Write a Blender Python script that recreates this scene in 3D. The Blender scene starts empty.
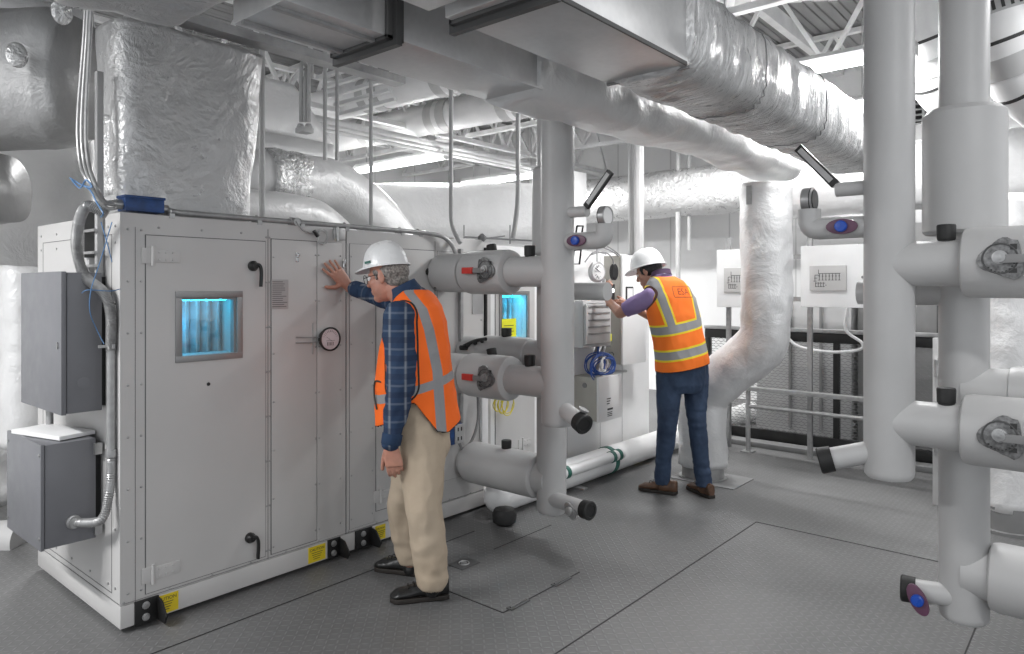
import bpy, bmesh, math, random
from mathutils import Vector, Matrix, noise
from mathutils.bvhtree import BVHTree
random.seed(7)
PI = math.pi
SC = bpy.context.scene
COL = SC.collection
# ---------------------------------------------------------------- camera
CAM_Z, FPX, HOR = 1.52, 705.0, 288.0
YAW = math.radians(40.45)
FW = Vector((math.cos(YAW), math.sin(YAW), 0)); RT = Vector((math.sin(YAW), -math.cos(YAW), 0))
CAM = Vector((0, 0, CAM_Z))
def ray(px, py): return FW + RT*((px-512)/FPX) + Vector((0, 0, (HOR-py)/FPX))
def PY(px, py, y): d = ray(px, py); return CAM + d*(y/d.y)
def PX(px, py, x): d = ray(px, py); return CAM + d*(x/d.x)
def PZ(px, py, z): d = ray(px, py); return CAM + d*((z-CAM_Z)/d.z)
def PD(px, py, dep): return CAM + ray(px, py)*dep
cd = bpy.data.cameras.new('camera'); cam = bpy.data.objects.new('camera', cd); COL.objects.link(cam)
cam.location = CAM; cam.rotation_euler = (PI/2, 0, YAW-PI/2)
cd.sensor_width = 36; cd.lens = FPX/1024*36; cd.shift_y = -(327-HOR)/1024; cd.clip_start = .05
SC.camera = cam
SC.view_settings.view_transform = 'Standard'; SC.view_settings.look = 'None'
SC.view_settings.gamma = 1; SC.view_settings.use_curve_mapping = False

# ---------------------------------------------------------------- materials
class NB:
    def __init__(s, name):
        s.m = bpy.data.materials.new(name); s.m.use_nodes = True
        s.t = s.m.node_tree; s.b = s.t.nodes['Principled BSDF']; s.out = s.t.nodes['Material Output']
    def n(s, typ, **k):
        nd = s.t.nodes.new(typ)
        for a, v in k.items(): setattr(nd, a, v)
        return nd
    def put(s, sock, v):
        if isinstance(v, bpy.types.NodeSocket): s.t.links.new(v, sock)
        elif v is not None:
            if isinstance(v, (tuple, list)) and len(v) == 3 and sock.type == 'RGBA': v = (*v, 1)
            sock.default_value = v
    def M(s, op, a, b=None, c=None):
        nd = s.n('ShaderNodeMath', operation=op)
        s.put(nd.inputs[0], a)
        if b is not None: s.put(nd.inputs[1], b)
        if c is not None: s.put(nd.inputs[2], c)
        return nd.outputs[0]
    def mix(s, f, a, b):
        nd = s.n('ShaderNodeMix', data_type='RGBA'); s.put(nd.inputs[0], f); s.put(nd.inputs[6], a); s.put(nd.inputs[7], b)
        return nd.outputs[2]
    def co(s, kind='Object'):
        return s.n('ShaderNodeTexCoord').outputs[kind]
    def pos(s): return s.n('ShaderNodeNewGeometry').outputs['Position']
    def xyz(s, v):
        nd = s.n('ShaderNodeSeparateXYZ'); s.put(nd.inputs[0], v); return nd.outputs
    def scale(s, v, sc, rot=(0, 0, 0)):
        nd = s.n('ShaderNodeMapping'); s.put(nd.inputs[0], v); nd.inputs['Scale'].default_value = sc; nd.inputs['Rotation'].default_value = rot
        return nd.outputs[0]
    def noise(s, v, sc, det=3, rough=.5, dist=0):
        nd = s.n('ShaderNodeTexNoise'); s.put(nd.inputs['Vector'], v); nd.inputs['Scale'].default_value = sc
        nd.inputs['Detail'].default_value = det; nd.inputs['Roughness'].default_value = rough; nd.inputs['Distortion'].default_value = dist
        return nd.outputs['Fac']
    def vor(s, v, sc, feat='F1'):
        nd = s.n('ShaderNodeTexVoronoi', feature=feat); s.put(nd.inputs['Vector'], v); nd.inputs['Scale'].default_value = sc
        return nd.outputs['Distance']
    def ramp(s, v, lo, hi, a=0., b=1.):
        nd = s.n('ShaderNodeMapRange'); s.put(nd.inputs[0], v)
        for i, q in enumerate((lo, hi, a, b)): nd.inputs[i+1].default_value = q
        return nd.outputs[0]
    def bump(s, h, st, dist=.01):
        nd = s.n('ShaderNodeBump'); nd.inputs['Strength'].default_value = st; nd.inputs['Distance'].default_value = dist
        s.put(nd.inputs['Height'], h)
        s.t.links.new(nd.outputs[0], s.b.inputs['Normal']); return nd
    def attr(s, name): return s.n('ShaderNodeAttribute', attribute_name=name).outputs['Fac']
    def set(s, col=None, rough=None, metal=None, **k):
        if col is not None: s.put(s.b.inputs['Base Color'], col)
        if rough is not None: s.put(s.b.inputs['Roughness'], rough)
        if metal is not None: s.put(s.b.inputs['Metallic'], metal)
        for a, v in k.items(): s.put(s.b.inputs[a.replace('_', ' ')], v)
        return s
    def line(s, x, c, w):      # 1 where |x-c|<w
        return s.M('LESS_THAN', s.M('ABSOLUTE', s.M('SUBTRACT', x, c)), w)
MATS = {}
def mat(name, col, rough=.5, metal=0., var=.04, vs=6., bump=0., bs=60.):
    if name in MATS: return MATS[name]
    b = NB(name); co = b.co()
    if var:
        f = b.noise(co, vs, 4); lo = tuple(max(0, c*(1-2*var)) for c in col); hi = tuple(min(1, c*(1+2*var)) for c in col)
        b.set(b.mix(b.ramp(f, .3, .7), lo, hi), b.ramp(b.noise(co, vs*2), .3, .7, max(.05, rough-.06), min(1, rough+.06)), metal)
    else: b.set(col, rough, metal)
    if bump: b.bump(b.noise(co, bs, 3), bump, .002)
    MATS[name] = b.m; return b.m
def G(v, t=0.): return (v*(1+t), v, v*(1-t))
mat('paint_white', G(.53, .015), .38, 0, .015, 2)
mat('paint_end', G(.53, .005), .38, 0, .015, 2)
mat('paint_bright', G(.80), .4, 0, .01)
mat('cabinet_grey', (.16, .162, .175), .42, 0, .03)
mat('gasket', G(.012), .6, 0, 0)
mat('seam', G(.10), .6, 0, 0)
mat('black_plastic', G(.012), .35, 0, .05)
mat('black_rubber', G(.012), .6, 0, .1, 20, .3, 150)
mat('black_steel', G(.02), .4, .3, .1)
mat('zinc', G(.42), .38, .8, .1, 25)
mat('chrome', G(.65), .15, 1., .03)
mat('galv_dull', G(.38), .35, .55, .12, 9)
mat('conduit', G(.36), .4, .5, .06, 30)
mat('blue_paint', (.012, .05, .17), .4, 0, .2, 20)
mat('blue_cable', (.03, .09, .35), .4, 0, .05)
mat('yellow_label', (.75, .58, .02), .5, 0, .03)
mat('yellow_bright', (.85, .85, .03), .5, 0, .03)
mat('red_plastic', (.55, .03, .02), .4, 0, .05)
mat('ink', G(.03), .6, 0, 0)
mat('paper', G(.75), .6, 0, .01)
mat('label_grey', G(.42), .4, .2, .03)
mat('pvc_white', G(.76), .35, 0, .03, 4)
mat('pipe_jacket', G(.46, .004), .45, 0, .03, 3)
mat('light_grey', G(.45), .45, 0, .03)
mat('box_beige', (.42, .41, .37), .45, 0, .03)
mat('dark_grey', G(.08), .5, 0, .08)
mat('mid_grey', G(.22), .5, 0, .05)
mat('joist_white', G(.72), .5, 0, .05)
mat('green_band', (.02, .12, .09), .5, 0, .05)
mat('tape_yellow', (.7, .6, .05), .5, 0, .05)
mat('blue_knob', (.01, .07, .42), .3, 0, .05)
mat('maroon', (.12, .05, .09), .4, 0, .05)
mat('dial_face', (.62, .56, .58), .4, 0, .02)
mat('leather_black', G(.012), .38, 0, .2, 30, .4, 90)
mat('leather_brown', (.10, .052, .03), .5, 0, .2, 25, .4, 80)
mat('sole_dark', (.02, .016, .013), .6, 0, .1)
mat('hair_black', G(.008), .5, 0, .2, 60, .8, 200)
mat('hair_grey', (.20, .18, .165), .6, 0, .35, 90, .8, 220)
mat('hard_hat', G(.80), .28, 0, .01)
mat('glasses', G(.015), .3, 0, 0)
def emis(name, col, st):
    b = NB(name); b.set((.8, .8, .8), .5); b.put(b.b.inputs['Emission Color'], col); b.b.inputs['Emission Strength'].default_value = st
    MATS[name] = b.m
emis('tube_light', (1, 1, 1), 9.)
emis('uv_tube', (.25, .8, 1), 3.)
emis('phone_light', (.85, .95, 1), 3.)

def foil(name, base, rough=.3, metal=.35, ring=None, st=.55, crink=1.):
    """reinforced foil / scrim jacket with crinkles; ring = axis the wrinkles wrap around"""
    b = NB(name); co = b.pos()
    sc = (1, 1, 1)
    if ring == 'x': sc = (5., 1, 1)
    if ring == 'y': sc = (1, 5., 1)
    if ring == 'z': sc = (1, 1, 5.)
    v = b.scale(co, sc)
    n1 = b.noise(v, 3.2, 5, .6, .6); n2 = b.noise(v, 11, 4, .65, 1.2)
    vd = b.n('ShaderNodeVectorMath', operation='ADD'); nz = b.n('ShaderNodeTexNoise'); nz.inputs['Scale'].default_value = 3.; b.put(nz.inputs['Vector'], v)
    b.put(vd.inputs[0], v); b.put(vd.inputs[1], nz.outputs['Color'])
    cr = b.M('ADD', b.M('MULTIPLY', b.vor(vd.outputs[0], 6.), .55), b.M('MULTIPLY', b.vor(vd.outputs[0], 17.), .22))
    r1 = b.M('ABSOLUTE', b.M('SUBTRACT', n1, .5)); r2 = b.M('ABSOLUTE', b.M('SUBTRACT', n2, .5))
    patch = b.ramp(b.noise(co, 1.7, 2), .38, .62)
    h = b.M('ADD', b.M('MULTIPLY', r1, -1.6), b.M('MULTIPLY', b.M('MULTIPLY', r2, patch), -1.1*crink))
    grid = b.noise(co, 40, 2)
    h = b.M('ADD', h, b.M('MULTIPLY', grid, .06)); h = b.M('ADD', h, b.M('MULTIPLY', b.M('MULTIPLY', cr, b.ramp(patch, 0, 1, .35, 1.)), crink))
    cv = b.ramp(n1, .25, .75, 0, 1)
    b.set(b.mix(cv, tuple(c*.94 for c in base), tuple(min(1, c*1.05) for c in base)), b.ramp(n2, .3, .7, rough-.07, rough+.12), metal)
    b.bump(h, st, .05)
    MATS[name] = b.m
foil('foil', G(.60), .30, .45)
foil('foil_ringed', G(.60), .30, .42, 'x', .5, 1.2)
foil('foil_crinkled', G(.74), .24, .5, None, .6, 1.5)
foil('foil_soft', G(.54), .32, .4, None, .38, .9)
foil('foil_white', G(.74), .36, .15, None, .26, .45)
mat('valve_plate', G(.20), .4, .6, .25, 60)
foil('foil_smooth', G(.38), .4, .3, None, .22, .4)
def galv():
    b = NB('galvanised'); co = b.pos()
    v = b.vor(co, 38); n = b.noise(co, 2.2, 4, .6, .5)
    f = b.M('ADD', b.M('MULTIPLY', b.ramp(n, .3, .7), .8), b.M('MULTIPLY', v, .25))
    b.set(b.mix(f, G(.50), G(.66)), b.ramp(n, .3, .7, .3, .46), .5)
    b.bump(b.noise(co, 3, 2), .25, .03); MATS['galvanised'] = b.m
galv()
def floor_mat():
    b = NB('steel_floor'); p = b.xyz(b.pos())
    s = .034
    u = b.M('DIVIDE', p[0], s); v = b.M('DIVIDE', p[1], s)
    cu, cv = b.M('FLOOR', u), b.M('FLOOR', v)
    fu = b.M('SUBTRACT', b.M('FRACT', u), .5); fv = b.M('SUBTRACT', b.M('FRACT', v), .5)
    par = b.M('MODULO', b.M('ABSOLUTE', b.M('ADD', cu, cv)), 2.)
    par = b.M('GREATER_THAN', par, .5)
    sg = b.M('SUBTRACT', b.M('MULTIPLY', par, 2.), 1.)
    a = b.M('MULTIPLY', b.M('ADD', fu, b.M('MULTIPLY', fv, sg)), .7071)
    c = b.M('MULTIPLY', b.M('SUBTRACT', fu, b.M('MULTIPLY', fv, sg)), .7071)
    e = b.M('ADD', b.M('POWER', b.M('DIVIDE', a, .52), 2.), b.M('POWER', b.M('DIVIDE', c, .14), 2.))
    lens = b.ramp(e, 1.15, .2)
    n = b.noise(b.pos(), 1.3, 5, .6); n2 = b.noise(b.pos(), 14, 4, .7)
    base = b.mix(b.ramp(n, .3, .7), G(.118), G(.150))
    base = b.mix(b.M('MULTIPLY', b.ramp(n2, .55, .75), .25), base, G(.27))
    base = b.mix(b.M('MULTIPLY', lens, .35), base, G(.24))
    b.set(base, b.ramp(n, .3, .7, .40, .52), .1)
    b.bump(lens, .5, .0025); MATS['steel_floor'] = b.m
floor_mat()
def wall_mat(name, col, axis, pitch, cell=.5):
    b = NB(name); p = b.xyz(b.pos())
    u = b.M('FRACT', b.M('DIVIDE', p[axis], pitch))
    ln = b.line(u, .5, .012)
    n = b.noise(b.pos(), .9, 3)
    base = b.mix(b.ramp(n, .3, .7), G(col*.95), G(col*1.04))
    b.set(b.mix(b.M('MULTIPLY', ln, .45), base, G(col*.45)), .55)
    b.bump(b.M('SUBTRACT', 1., ln), .4, .01); MATS[name] = b.m
wall_mat('wall_panel_x', .82, 0, .9); wall_mat('wall_panel_y', .74, 1, .9)
def deck_mat():
    b = NB('deck'); p = b.xyz(b.pos())
    u = b.M('FRACT', b.M('DIVIDE', p[1], .2)); tr = b.ramp(b.M('ABSOLUTE', b.M('SUBTRACT', u, .5)), .15, .25)
    b.set(b.mix(b.noise(b.pos(), 2), G(.20), G(.27)), .6); b.bump(tr, 1., .05); MATS['deck'] = b.m
deck_mat()
def glass_mat():
    b = NB('window_glass'); tr = b.n('ShaderNodeBsdfTransparent'); gl = b.n('ShaderNodeBsdfGlossy'); gl.inputs['Roughness'].default_value = .03
    mx = b.n('ShaderNodeMixShader'); mx.inputs[0].default_value = .10
    b.t.links.new(tr.outputs[0], mx.inputs[1]); b.t.links.new(gl.outputs[0], mx.inputs[2]); b.t.links.new(mx.outputs[0], b.out.inputs[0])
    MATS['window_glass'] = b.m
glass_mat()
mat('fin_metal', (.30, .42, .45), .35, .5, .1, 12)

# ---------------------------------------------------------------- mesh building
def frame_of(d, up=None):
    d = d.normalized()
    up = up or (Vector((0, 0, 1)) if abs(d.z) < .95 else Vector((0, 1, 0)))
    s = d.cross(up).normalized(); return s, s.cross(d).normalized()
def smooth_path(pts, n=6):
    pts = [Vector(p) for p in pts]
    if len(pts) < 3: return pts
    out = []
    for i in range(len(pts)-1):
        p0 = pts[max(0, i-1)]; p1 = pts[i]; p2 = pts[i+1]; p3 = pts[min(len(pts)-1, i+2)]
        for k in range(n):
            t = k/n
            out.append(.5*((2*p1)+(p2-p0)*t+(2*p0-5*p1+4*p2-p3)*t*t+(3*p1-p0-3*p2+p3)*t**3))
    out.append(pts[-1]); return out
def bend_path(pts, r=.05, n=5):
    """polyline with rounded corners"""
    pts = [Vector(p) for p in pts]; out = [pts[0]]
    for i in range(1, len(pts)-1):
        a, b, c = pts[i-1], pts[i], pts[i+1]
        u = (a-b); v = (c-b); rr = min(r, u.length*.48, v.length*.48)
        p, q = b+u.normalized()*rr, b+v.normalized()*rr
        for k in range(n+1):
            t = k/n; out.append((1-t)**2*p + 2*t*(1-t)*b + t*t*q)
    out.append(pts[-1]); return out
class MB:
    def __init__(s): s.bm = bmesh.new()
    def box(s, x0, x1, y0, y1, z0, z1, bev=0.):
        b = s.bm if not bev else bmesh.new()
        vs = [b.verts.new((x, y, z)) for x in (x0, x1) for y in (y0, y1) for z in (z0, z1)]
        for f in ((0, 1, 3, 2), (4, 6, 7, 5), (0, 4, 5, 1), (2, 3, 7, 6), (0, 2, 6, 4), (1, 5, 7, 3)): b.faces.new([vs[i] for i in f])
        if bev:
            bmesh.ops.recalc_face_normals(b, faces=b.faces)
            bmesh.ops.bevel(b, geom=list(b.edges), offset=bev, segments=2, affect='EDGES', profile=.6); s.merge(b)
        return s
    def merge(s, b):
        me = bpy.data.meshes.new('tmp'); b.to_mesh(me); b.free(); s.bm.from_mesh(me); bpy.data.meshes.remove(me)
    def obox(s, c, ax, ay, az, bev=0.):
        """oriented box: centre and three half vectors"""
        b = bmesh.new(); c, ax, ay, az = Vector(c), Vector(ax), Vector(ay), Vector(az)
        vs = [b.verts.new(c+i*ax+j*ay+k*az) for i in (-1, 1) for j in (-1, 1) for k in (-1, 1)]
        for f in ((0, 1, 3, 2), (4, 6, 7, 5), (0, 4, 5, 1), (2, 3, 7, 6), (0, 2, 6, 4), (1, 5, 7, 3)): b.faces.new([vs[i] for i in f])
        bmesh.ops.recalc_face_normals(b, faces=b.faces)
        if bev: bmesh.ops.bevel(b, geom=list(b.edges), offset=bev, segments=2, affect='EDGES', profile=.6)
        s.merge(b); return s
    def bar(s, p, q, w, h=None, bev=0.):
        p, q = Vector(p), Vector(q); a, b = frame_of(q-p); h = h or w
        return s.obox((p+q)/2, (q-p)/2, a*w/2, b*h/2, bev)
    def rings(s, rings, cap=True, close=False):
        b = s.bm; R = [[b.verts.new(p) for p in r] for r in rings]; n = len(R[0])
        for i in range(len(R)-1):
            for k in range(n): b.faces.new((R[i][k], R[i][(k+1) % n], R[i+1][(k+1) % n], R[i+1][k]))
        if cap: b.faces.new(R[0][::-1]); b.faces.new(R[-1])
        return s
    def cyl(s, p, q, r, r2=None, n=24):
        p, q = Vector(p), Vector(q); a, b = frame_of(q-p); r2 = r if r2 is None else r2
        return s.rings([[c+(a*math.cos(2*PI*k/n)+b*math.sin(2*PI*k/n))*rr for k in range(n)] for c, rr in ((p, r), (q, r2))])
    def lathe(s, p, axis, prof, n=28):
        """prof: list of (distance along axis, radius)"""
        p = Vector(p); axis = Vector(axis).normalized(); a, b = frame_of(axis)
        return s.rings([[p+axis*h+(a*math.cos(2*PI*k/n)+b*math.sin(2*PI*k/n))*max(r, 1e-4) for k in range(n)] for h, r in prof])
    def sweep(s, pts, sect, scale=None, up=None, cap=True):
        """sect(k)->list of (side, up) offsets; mitred along pts"""
        pts = [Vector(p) for p in pts]; N = len(pts); tang = []
        for i in range(N):
            t = (pts[min(i+1, N-1)]-pts[max(i-1, 0)]).normalized() if 0 < i < N-1 else (pts[1]-pts[0] if i == 0 else pts[-1]-pts[-2]).normalized()
            tang.append(t)
        a, b = frame_of(tang[0], up); out = []
        for i in range(N):
            if i:
                q = tang[i-1].rotation_difference(tang[i]); a = q @ a; b = q @ b
            sc = scale[i] if scale else 1.
            if not isinstance(sc, (tuple, list)): sc = (sc, sc)
            out.append([pts[i]+a*u*sc[0]+b*v*sc[1] for u, v in sect])
        return s.rings(out, cap)
    def tube(s, pts, r, n=12, scale=None):
        return s.sweep(pts, [(math.cos(2*PI*k/n)*r, math.sin(2*PI*k/n)*r) for k in range(n)], scale)
    def ball(s, c, r, n=16, sc=(1, 1, 1)):
        b = bmesh.new(); bmesh.ops.create_uvsphere(b, u_segments=n, v_segments=n//2+2, radius=1)
        for v in b.verts: v.co = Vector(c)+Vector((v.co.x*r*sc[0], v.co.y*r*sc[1], v.co.z*r*sc[2]))
        s.merge(b); return s
    def torus(s, c, axis, R, r, n=28, m=8):
        c = Vector(c); axis = Vector(axis).normalized(); a, b = frame_of(axis); rs = []
        V = [[s.bm.verts.new(c+(a*math.cos(t)+b*math.sin(t))*(R+r*math.cos(f))+axis*r*math.sin(f)) for f in [2*PI*j/m for j in range(m)]] for t in [2*PI*i/n for i in range(n)]]
        for i in range(n):
            for j in range(m): s.bm.faces.new((V[i][j], V[(i+1) % n][j], V[(i+1) % n][(j+1) % m], V[i][(j+1) % m]))
        return s
    def prism(s, pts, ext, bev=0.):
        """closed planar polygon pts extruded by vector ext"""
        b = bmesh.new(); ext = Vector(ext); A = [b.verts.new(Vector(p)) for p in pts]; B = [b.verts.new(Vector(p)+ext) for p in pts]; n = len(A)
        b.faces.new(A[::-1]); b.faces.new(B)
        for k in range(n): b.faces.new((A[k], A[(k+1) % n], B[(k+1) % n], B[k]))
        bmesh.ops.recalc_face_normals(b, faces=b.faces)
        if bev: bmesh.ops.bevel(b, geom=list(b.edges), offset=bev, segments=2, affect='EDGES', profile=.6)
        s.merge(b); return s
    def each(s, name, m, parent=None, **k):
        """one object per loose piece"""
        bm = s.bm; bm.verts.ensure_lookup_table(); seen = set(); out = []
        for v in bm.verts:
            if v in seen: continue
            st = [v]; comp = {v}
            while st:
                q = st.pop()
                for e in q.link_edges:
                    o = e.other_vert(q)
                    if o not in comp: comp.add(o); st.append(o)
            seen |= comp; nb = MB(); mp = {q: nb.bm.verts.new(q.co) for q in comp}
            fs = {f for q in comp for f in q.link_faces}
            for f in fs: nb.bm.faces.new([mp[q] for q in f.verts])
            out.append(nb.obj(name, m, parent, **k))
        bm.free(); return out
    def obj(s, name, m, parent=None, smooth=True, ang=35, label=None, keep=False):
        if not keep: bmesh.ops.recalc_face_normals(s.bm, faces=s.bm.faces)
        me = bpy.data.meshes.new(name); s.bm.to_mesh(me); s.bm.free()
        return link(name, me, m, parent, smooth, ang, label)
WL = {}
def wloc(o): return WL.get(o.name, Vector((0, 0, 0)))
def link(name, me, m, parent=None, smooth=True, ang=35, label=None):
    for x in (m if isinstance(m, (list, tuple)) else [m]):
        me.materials.append(MATS[x] if isinstance(x, str) else x)
    if smooth:
        me.shade_smooth(); me.set_sharp_from_angle(angle=math.radians(ang))
    o = bpy.data.objects.new(name, me); COL.objects.link(o)
    if parent is not None:
        L = wloc(parent); me.transform(Matrix.Translation(-L)); o.parent = parent; WL[o.name] = L
    else:
        xs = [v.co for v in me.vertices]
        if xs:
            lo = [min(c[i] for c in xs) for i in range(3)]; hi = [max(c[i] for c in xs) for i in range(3)]
            L = Vector(((lo[0]+hi[0])/2, (lo[1]+hi[1])/2, lo[2]))
        else: L = Vector()
        me.transform(Matrix.Translation(-L)); o.location = L; WL[o.name] = L
    if label: o['label'] = label
    return o
def thing(name, loc, label, cat, group=None):
    o = bpy.data.objects.new(name, None); COL.objects.link(o); o.location = Vector(loc); WL[o.name] = Vector(loc)
    o.empty_display_size = .1
    return tag(o, label, cat, group)
def tag(o, label, cat, group=None, kind=None):
    o['label'] = label; o['category'] = cat
    if group: o['group'] = group
    if kind: o['kind'] = kind
    return o
def struct(o): o['kind'] = 'structure'; return o
def copy_tree(o, off, label=None, group=None, parent=None):
    c = o.copy(); COL.objects.link(c); c.parent = parent
    if parent is None: c.location = o.location+Vector(off); WL[c.name] = wloc(o)+Vector(off)
    else: WL[c.name] = wloc(parent)
    if label: c['label'] = label
    if group: c['group'] = group
    for ch in list(o.children): copy_tree(ch, off, parent=c)
    return c
def text_mesh(txt, size, ext=.0006):
    cu = bpy.data.curves.new('t', 'FONT'); cu.body = txt; cu.size = size; cu.extrude = ext; cu.align_x = 'CENTER'; cu.align_y = 'CENTER'
    to = bpy.data.objects.new('t', cu); COL.objects.link(to)
    dg = bpy.context.evaluated_depsgraph_get(); me = bpy.data.meshes.new_from_object(to.evaluated_get(dg))
    bpy.data.objects.remove(to); bpy.data.curves.remove(cu); return me
def text_at(name, txt, size, c, ux, uy, m, parent, ext=.0006):
    """flat text: centre c, reading direction ux, up uy"""
    me = text_mesh(txt, size, ext); ux, uy = Vector(ux).normalized(), Vector(uy).normalized(); uz = ux.cross(uy)
    M = Matrix((ux, uy, uz)).transposed().to_4x4(); M.translation = Vector(c); me.transform(M); me.update()
    return link(name, me, m, parent, False)
def superell(hw, hh, n=32, e=4.):
    out = []
    for k in range(n):
        t = 2*PI*k/n; c, s_ = math.cos(t), math.sin(t)
        out.append((hw*math.copysign(abs(c)**(2/e), c), hh*math.copysign(abs(s_)**(2/e), s_)))
    return out
def resample(pts, step):
    pts = [Vector(p) for p in pts]; out = [pts[0]]
    for a, b in zip(pts, pts[1:]):
        n = max(1, round((b-a).length/step))
        for k in range(1, n+1): out.append(a+(b-a)*k/n)
    return out
def crinkle(bm, amp, sc=3., ridge=True, seed=0., aniso=(1, 1, 1)):
    bm.normal_update()
    for v in bm.verts:
        p = Vector((v.co.x*aniso[0], v.co.y*aniso[1], v.co.z*aniso[2]))*sc+Vector((seed, seed*2, 0))
        n = noise.noise(p)+.5*noise.noise(p*2.1)
        if ridge: n += .5-1.3*abs(noise.noise(p*1.7+Vector((5, 5, 5))))
        v.co += v.normal*amp*n
def duct(pts, hw, hh, e=4., step=.06, n=40, amp=.012, sc=3., seed=0., r=0., up=None, aniso=(1, 1, 1), scale=None):
    p = bend_path(pts, r) if r else pts
    p = resample(p, step); b = MB()
    S = None
    if scale: S = [scale(i/(len(p)-1)) for i in range(len(p))]
    b.sweep(p, superell(hw, hh, n, e), S, up)
    bmesh.ops.recalc_face_normals(b.bm, faces=b.bm.faces)
    crinkle(b.bm, amp, sc, True, seed, aniso); return b
# ================================================================ the room
fl = MB().box(-3, 10.6, -4, 10.2, -.1, 0).obj('floor', 'steel_floor', smooth=False); struct(fl)
fl['label'] = 'grey checker plate steel floor with narrow seams'
# narrow open seams between floor plates
def seam(p, q, w=.006):
    struct(MB().bar((p[0], p[1], .0012), (q[0], q[1], .0012), w, .002).obj('trim_1', 'gasket'))
a, b_ = PZ(152, 654, 0), PZ(300, 597, 0); seam((a.x-.6, a.y), (3.2, a.y))
a, b_ = PZ(556, 654, 0), PZ(756, 522, 0); ys = (a.y+b_.y)/2; seam((a.x-1, ys), (b_.x, ys))
c_ = PZ(945, 561, 0); seam((b_.x, ys), (b_.x, c_.y-1.0))
a = PZ(965, 654, 0); seam((a.x-.3, a.y), (a.x+1.1, a.y))
seam((3.05, 2.74), (3.6, 2.74), .004)
CEIL = 4.35
struct(MB().box(-1.5, 10.6, -4, 10.2, CEIL, CEIL+.1).obj('ceiling', 'deck', smooth=False))
struct(MB().box(-3, 9.5, 9.6, 9.75, 0, CEIL).obj('wall_back', 'wall_panel_x', smooth=False))
struct(MB().box(9.4, 9.55, -4, 9.6, 0, CEIL).obj('wall_right', 'wall_panel_y', smooth=False))
struct(MB().box(-1.6, -1.5, 4.6, 9.6, 0, CEIL).obj('wall_left', 'wall_panel_y', smooth=False))
# girts and downpipes on the far wall
# open web roof joists, running along the units
def joist(y, z0, z1, x0, x1, label, n=12, axis='x'):
    P = (lambda t, z: (t, y, z)) if axis == 'x' else (lambda t, z: (y, t, z))
    c0 = P((x0+x1)/2, z0)
    t = thing('roof_joist', c0, label, 'roof joist', 'open web roof joists')
    m = MB(); m.bar(P(x0, z1), P(x1, z1), .07, .05); m.obj('top_chord', 'joist_white', t, False)
    m = MB(); m.bar(P(x0, z0), P(x1, z0), .07, .05); m.obj('bottom_chord', 'joist_white', t, False)
    m = MB(); s = (x1-x0)/n
    for i in range(n):
        xa = x0+i*s; m.bar(P(xa, z0), P(xa+s/2, z1), .035); m.bar(P(xa+s/2, z1), P(xa+s, z0), .035)
    m.obj('web', 'joist_white', t, False)
joist(6.0, 3.32, 4.1, .5, 9.3, 'pale open web roof joist above the far end of the white air handler', 11)
joist(7.7, 3.5, 4.2, .5, 9.3, 'pale open web roof joist nearest the back wall', 11)
joist(6.35, 3.42, 4.25, -1, 9.5, 'pale open web cross joist seen behind the linear light at upper right', 11, 'y')
joist(8.2, 3.5, 4.3, -1, 9.5, 'pale open web cross joist nearest the right hand wall', 11, 'y')
joist(5.0, 3.55, 4.3, -1, 9.5, 'pale open web cross joist over the standing insulated duct', 11, 'y')
# roof purlins seen below the deck
for i, y in enumerate((1.0, 2.6, 4.3, 5.2)):
    m = MB().box(2.5, 9.4, y-.04, y+.04, 4.18, 4.34)
    struct(m.obj('beam', 'joist_white', smooth=False))

# ---------------------------------------------------------------- linear lights
def linear_light(x, y0, y1, z, label, power, rods=True, tube=True):
    t = thing('linear_light', (x, (y0+y1)/2, z), label, 'ceiling light', 'linear ceiling lights')
    MB().prism([(x-.07, y0, z+.05), (x-.025, y0, z+.09), (x+.025, y0, z+.09), (x+.07, y0, z+.05), (x+.06, y0, z+.03), (x-.06, y0, z+.03)], (0, y1-y0, 0)).obj('housing', 'paint_bright', t, False)
    MB().cyl((x, y0+.02, z), (x, y1-.02, z), .032, n=14).obj('lamp_tube', 'tube_light', t)
    for yy in (y0, y1): MB().box(x-.05, x+.05, yy-.012, yy+.012, z-.035, z+.05).obj('end_cap', 'light_grey', t, False)
    if rods:
        for yy in (y0+.2, y1-.2): MB().cyl((x, yy, z+.09), (x, yy, CEIL), .006, n=6).obj('hanger_wire', 'light_grey', t)
    ld = bpy.data.lights.new('lamp_glow', 'AREA'); ld.shape = 'RECTANGLE'; ld.size = .12; ld.size_y = y1-y0; ld.energy = power
    lo = bpy.data.objects.new('lamp_glow', ld); COL.objects.link(lo); lo.parent = t; lo.location = (0, 0, -.05)
linear_light(5.55, 5.7, 7.33, 3.0, 'glowing linear light above the near air handler, left one of the two side by side', 75)
linear_light(7.25, 5.65, 7.1, 3.0, 'glowing linear light near the back wall, touching the centre white riser pipe', 75)
linear_light(5.02, .95, 2.4, 3.02, 'glowing linear light at upper right above the big wrapped duct', 90)
linear_light(8.0, .6, 2.2, 3.45, 'glowing linear light far behind the right hand riser pipes', 40)
linear_light(6.7, 2.75, 4.35, 3.3, 'linear light hidden above the wrapped ducts near the far room end', 50)
linear_light(3.2, 6.6, 8.2, 3.3, 'linear light over the back of the room beyond the air handler', 55)
linear_light(.4, 6.8, 8.2, 3.0, 'linear light over the back left room corner', 35)
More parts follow.
